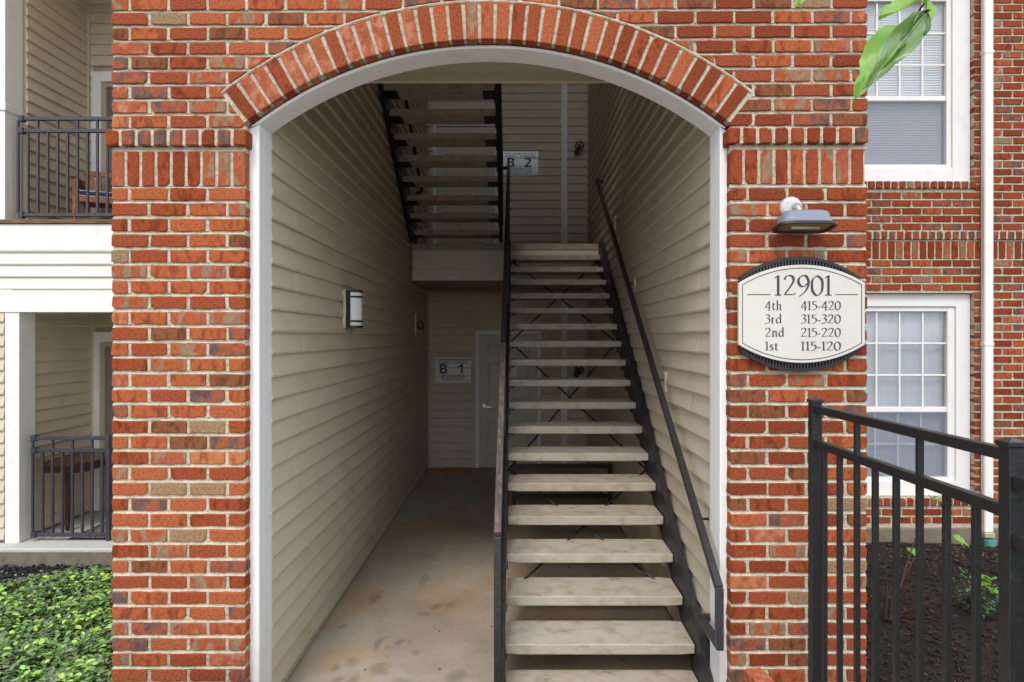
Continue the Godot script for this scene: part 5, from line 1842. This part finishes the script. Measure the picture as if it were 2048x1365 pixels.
	for i in 15000:
		var x := rr(1.9, 6.4)
		var z := rr(-3.15, -0.1)
		var size := rr(0.012, 0.042)
		tr.append(Transform3D(turned(rr(0, TAU), rr(-0.3, 0.3), rr(-0.5, 0.5), size), Vector3(x, ny.call(x, z) + rr(0.0, 0.012), z)))
		var k := rr(0.35, 1.5)
		var pale := z < -2.6 and rng.randf() < 0.4 or rng.randf() < 0.05
		cols.append(Color(0.085, 0.055, 0.036) * rr(0.7, 1.6) if pale else Color(0.026 * k, 0.017 * k, 0.014 * k))
	var mu := scatter("mulch_chips", chip.mesh(), M.vertex, tr, cols, null)
	tag(mu, "loose bark chips covering the bed by the rear wall", "mulch")
	# black stones on the left
	tr = []; cols = []
	for i in 5200:
		var x := rr(-5.6, -2.15)
		var z := rr(-3.04, -1.9)
		tr.append(Transform3D(turned(rr(0, TAU), rr(-0.6, 0.6), rr(-0.6, 0.6), rr(0.010, 0.026)), Vector3(x, -0.185 + rr(0.0, 0.03), z)))
		var k := rr(0.4, 1.6)
		cols.append(Color(0.024, 0.025, 0.036) * k if rng.randf() > 0.05 else Color(0.32, 0.26, 0.23))
	var gr := scatter("black_stones", stone_mesh(0.7), M.vertex, tr, cols, null)
	tag(gr, "black stone chips along the slab of the lower balcony", "gravel")

func broad_leaf(L: float, W: float, curl: float, wave: float, seed_: int) -> Mesher:
	# a lobed, pointed leaf with a folded midrib and wavy margin
	var s := Mesher.new()
	var n := 14
	var m := 5
	var grid := []
	for i in n + 1:
		var t := float(i) / n
		var w := W * 0.5 * (pow(sin(PI * pow(t, 0.72)), 0.8) * (1.0 - 0.15 * t) + (0.10 * sin(t * 13.0 + seed_) + 0.05 * sin(t * 31.0 + seed_ * 2.0)) * sin(PI * t))
		var row := []
		for j in range(-m, m + 1):
			var u := float(j) / m
			var y := -curl * t * t + absf(u) * w * 0.42 + wave * sin(t * 9.0 + u * 2.0 + seed_) * absf(u) * 0.5 - wave * 0.35 * absf(sin(t * 22.0 - absf(u) * 4.0)) * (1.0 - absf(u))
			row.append(Vector3(u * w, y, t * L))
		grid.append(row)
	for i in n:
		for j in m * 2:
			s.quad(grid[i][j], grid[i][j + 1], grid[i + 1][j + 1], grid[i + 1][j], Vector3.UP)
	return s

func aim(o: Node3D, at: Vector3, dir: Vector3, up: Vector3) -> void:
	var z := dir.normalized()
	var x := up.cross(z).normalized()
	o.transform = Transform3D(Basis(x, z.cross(x), z), at)

func plants() -> void:
	# twig of big leaves hanging into the picture
	var d := 2.1
	var p := func(px: float, py: float, dd: float) -> Vector3: return Vector3(X(px, dd), Y(py, dd), Z(dd))
	var t := thing("hanging_branch", "wet bright green leaves hanging on a twig in front of the upper window", "plant")
	var s := Mesher.new()
	s.tube([p.call(2010, -320, 2.12), p.call(1930, -140, 2.11), p.call(1868, -20, 2.10), p.call(1838, 22, 2.09), p.call(1815, 42, 2.08)], [0.007, 0.005, 0.0035, 0.003, 0.002], 6)
	s.tube([p.call(1905, -100, 2.11), p.call(1750, -90, 2.12), p.call(1640, -50, 2.13), p.call(1607, -25, 2.13)], [0.004, 0.003, 0.0025, 0.002], 6)
	put("twig", s, M.stem, t)
	var specs := [
		[[1815, 45, 2.08], [1708, 190, 2.02], Vector3(-0.55, 0.5, 0.75), 0.115, 0.02, 1, 1.0, M.leaf_bright],
		[[1850, 28, 2.04], [1733, 172, 1.985], Vector3(0.25, 0.5, 0.85), 0.085, 0.03, 2, 1.0, M.leaf_pale],
		[[1850, -5, 2.10], [1758, 35, 2.10], Vector3(-0.2, 0.85, 0.55), 0.10, 0.01, 3, 1.0, M.leaf_bright],
		[[1858, 22, 2.05], [1789, 108, 2.04], Vector3(0.75, 0.15, 0.55), 0.075, 0.04, 4, 1.0, M.leaf_deep],
		[[1835, -30, 2.10], [1868, 40, 2.07], Vector3(0.5, 0.4, 0.8), 0.075, 0.02, 5, 1.0, M.leaf_bright],
		[[1607, -22, 2.13], [1588, 16, 2.11], Vector3(-0.4, 0.3, 0.8), 0.022, 0.01, 6, 1.0, M.leaf_bright],
		[[1607, -22, 2.13], [1603, 13, 2.10], Vector3(0.5, 0.3, 0.8), 0.018, 0.01, 7, 1.0, M.leaf_bright],
	]
	for q in specs:
		var a: Vector3 = p.call(q[0][0], q[0][1], q[0][2])
		var b: Vector3 = p.call(q[1][0], q[1][1], q[1][2])
		var L := a.distance_to(b)
		var o := put("leaf", broad_leaf(L, q[3], q[4] * 0.4, L * 0.10, q[5]), q[7], t, true)
		aim(o, a, b - a, q[2])
		s = Mesher.new()
		var curl: float = q[4] * 0.4
		var rib := []
		for i in 9: rib.append(Vector3(0, -curl * pow(i / 8.0, 2.0) + 0.0006, L * i / 8.0))
		s.tube(rib, [0.0016, 0.0015, 0.0014, 0.0012, 0.001, 0.0009, 0.0008, 0.0006, 0.0004], 5)
		put("midrib", s, M.leaf_vein, o)
	# bare red stems with a few leaves in the mulch
	var r := thing("twiggy_shrub", "bare reddish twigs with a few green leaves growing from the mulch behind the fence", "shrub")
	var base: Vector3 = p.call(1778, 1232, 4.9)
	base.y = 0.0
	s = Mesher.new()
	for q in [[1862, 994, 5.2], [1845, 1090, 5.0], [1770, 1120, 4.9], [1800, 1075, 5.1], [1858, 1135, 4.8], [1900, 1190, 4.75], [1940, 1188, 4.7], [1828, 1240, 4.6], [1880, 1240, 4.55], [1790, 1160, 4.9], [1752, 1190, 4.9]]:
		var e: Vector3 = p.call(q[0], q[1], q[2])
		var mid := base.lerp(e, 0.5) + Vector3(rr(-0.03, 0.03), 0.03, rr(-0.03, 0.03))
		s.tube([base + Vector3(rr(-0.03, 0.03), 0, rr(-0.03, 0.03)), mid, e], [0.007, 0.005, 0.002], 6)
	put("stem", s, M.stem, r)
	for q in [[1862, 994, 5.2], [1875, 1000, 5.2], [1815, 1096, 5.1], [1912, 1078, 5.3], [1905, 1070, 5.3]]:
		var o := put("leaf", broad_leaf(0.10, 0.06, 0.02, 0.01, 3), M.leaf_bright, r, true)
		aim(o, p.call(q[0], q[1], q[2]), Vector3(rr(-0.3, 0.8), rr(-0.6, 0.1), 0.6), Vector3(0.1, 1, 0.4))
	# small evergreen
	var g := thing("small_evergreen", "small dark green shrub low in the mulch beside the second fence post", "shrub")
	var tr := []
	var cols := []
	s = Mesher.new()
	for i in 16:
		var b0 := Vector3(X(1958, 4.9), 0.0, Z(4.9))
		var a := rr(0, TAU)
		var e := b0 + Vector3(cos(a) * rr(0.06, 0.26), rr(0.10, 0.36), sin(a) * rr(0.05, 0.2))
		s.tube([b0, b0.lerp(e, 0.5) + Vector3(0, 0.03, 0), e], [0.004, 0.003, 0.0015], 5)
		for k in 26:
			var f := rr(0.25, 1.05)
			tr.append(Transform3D(turned(rr(0, TAU), rr(-0.8, 0.4), rr(-0.7, 0.7), rr(0.6, 1.0)), b0.lerp(e, f) + Vector3(rr(-0.02, 0.02), rr(-0.01, 0.03), rr(-0.02, 0.02))))
			var kk := rr(0.5, 1.6)
			cols.append(Color(0.055 * kk, 0.13 * kk, 0.05 * kk))
	put("stem", s, M.stem_brown, g)
	scatter("foliage", leaf(0.034, 0.016, 0.3, 0.004).mesh(true), M.leaf_vertex, tr, cols, g)
	# broad-leaved weed
	var w := thing("weed", "bright green broad leaved seedling in the mulch just left of the second fence post", "plant")
	var wb := Vector3(X(1976, 5.0), 0.0, Z(5.0))
	s = Mesher.new()
	s.tube([wb, wb + Vector3(0, 0.12, 0), wb + Vector3(0.01, 0.24, 0.02)], [0.005, 0.004, 0.003], 6)
	put("stem", s, M.leaf_mid, w)
	for k in 6:
		var a := k * 1.05
		var o := put("leaf", broad_leaf(0.12, 0.085, 0.03, 0.012, k), M.leaf_bright, w, true)
		aim(o, wb + Vector3(0.01, 0.16 + 0.02 * k, 0.02), Vector3(cos(a), rr(-0.1, 0.4), sin(a)), Vector3.UP)
	var w2 := thing("weed", "tiny green seedling in the mulch right of the second fence post", "plant")
	var wc := Vector3(X(2036, 4.8), 0.0, Z(4.8))
	s = Mesher.new()
	s.tube([wc, wc + Vector3(0, 0.05, 0)], [0.003, 0.002], 5)
	put("stem", s, M.leaf_mid, w2)
	for k in 4:
		var o := put("leaf", broad_leaf(0.05, 0.03, 0.01, 0.005, k), M.leaf_bright, w2, true)
		aim(o, wc + Vector3(0, 0.045, 0), Vector3(cos(k * 1.6), 0.3, sin(k * 1.6)), Vector3.UP)

# ------------------------------------------------------------------ scene
func _ready() -> void:
	rng.seed = 12901
	wob.seed = 77
	wob.frequency = 0.012
	# camera: level lens, principal point a few pixels off the middle
	var cam := Camera3D.new()
	cam.name = "camera"
	cam.position = Vector3(0, EYE, CAMZ)
	cam.projection = Camera3D.PROJECTION_FRUSTUM
	cam.near = 0.05
	cam.far = 700.0
	cam.size = 0.05 * 1365.0 / F
	cam.frustum_offset = Vector2((1024.0 - CX) / F * 0.05, -(682.5 - CY) / F * 0.05)
	add_child(cam)
	# bright overcast sky
	var env := Environment.new()
	var sky := Sky.new()
	var sm := ProceduralSkyMaterial.new()
	sm.sky_top_color = Color(0.90, 0.93, 0.97)
	sm.sky_horizon_color = Color(0.93, 0.94, 0.95)
	sm.sky_curve = 0.15
	sm.ground_bottom_color = Color(0.42, 0.42, 0.38)
	sm.ground_horizon_color = Color(0.60, 0.60, 0.57)
	sm.sun_angle_max = 1.0
	sky.sky_material = sm
	env.background_mode = Environment.BG_SKY
	env.sky = sky
	env.background_energy_multiplier = 1.0
	env.tonemap_mode = Environment.TONE_MAPPER_LINEAR
	env.tonemap_exposure = 2.3
	env.sdfgi_enabled = true
	env.ssao_enabled = true
	env.ssil_enabled = true
	var we := WorldEnvironment.new()
	we.name = "world"
	we.environment = env
	add_child(we)
	var sun := DirectionalLight3D.new()
	sun.name = "sun"
	sun.light_energy = 0.3
	sun.light_angular_distance = 18.0
	sun.light_color = Color(1.0, 0.97, 0.93)
	sun.shadow_enabled = true
	sun.rotation_degrees = Vector3(-50, -14, 0)
	add_child(sun)

	make_materials()
	M.leaf_bright = mat(lin(0.15, 0.31, 0.036), 0.45, {"spec": 0.55})
	M.leaf_pale = mat(lin(0.13, 0.21, 0.090), 0.38, {"spec": 0.6})
	M.leaf_deep = mat(lin(0.07, 0.16, 0.03), 0.3, {"spec": 0.55})
	for q in [M.leaf_bright, M.leaf_pale]:
		q.backlight_enabled = true
		q.backlight = lin(0.16, 0.30, 0.02)
	M.leaf_vein = mat(lin(0.30, 0.46, 0.10), 0.4)
	grounds()
	entrance_wall()
	breezeway()
	rear_wall()
	balcony()
	main_stair()
	upper_stair()
	right_handrail()
	stair_guard()
	railing("upper dark grey balcony railing with a wooden chair behind it", X(46, 6.83), -2.12, [4.262, 4.139, 3.288], X(35.6, 6.83), 0.1003, 32)
	railing("lower dark grey balcony railing above the concrete slab", X(71, 6.83), X(214, 6.83), [1.030, 0.905, 0.052], X(65, 6.83), 0.1003, 9)
	fence()
	address_sign()
	flood_light()
	sconce("black framed half round wall lamp with white diffuser, nearer on the left wall", 5.42, 2.275, 0.303, false)
	sconce("small amber brown lamp on a pale wall block, far down the left wall", 9.18, 2.22, 0.30, true)
	level_sign("1", "pale stairway sign lettered B 1 beside the ground floor door", X(906, 10.38), Y(740.5, 10.38), 0.55, 0.385, M.plate)
	level_sign("2", "bright stairway sign lettered B 2 on the second floor back wall", X(1041, 10.38), Y(327.5, 10.38), 0.545, 0.375, M.plate_lit)
	hose_valve("red wheeled hose valve on the second floor back wall", X(1158, 10.35), Y(297, 10.35), M.red)
	hose_valve("dark hose valve on the ground floor back wall behind the stair", X(1157, 10.35), Y(741, 10.35), M.brass)
	var mt := Mesher.new()
	mt.prism(PackedVector2Array([Vector2(X(862, 10.05), Z(10.0)), Vector2(X(886, 9.95), Z(9.95)), Vector2(X(934, 10.3), Z(10.32)), Vector2(X(898, 10.3), Z(10.34))]), Vector3(0, 0.058, 0), Vector3.RIGHT, Vector3.BACK, Vector3(0, -0.012, 0), 0.003)
	tag(put("doormat", mt, M.mat_orange), "orange brown doormat askew on the floor in front of the back wall", "doormat")
	balcony_furniture()
	hedge()
	plants()
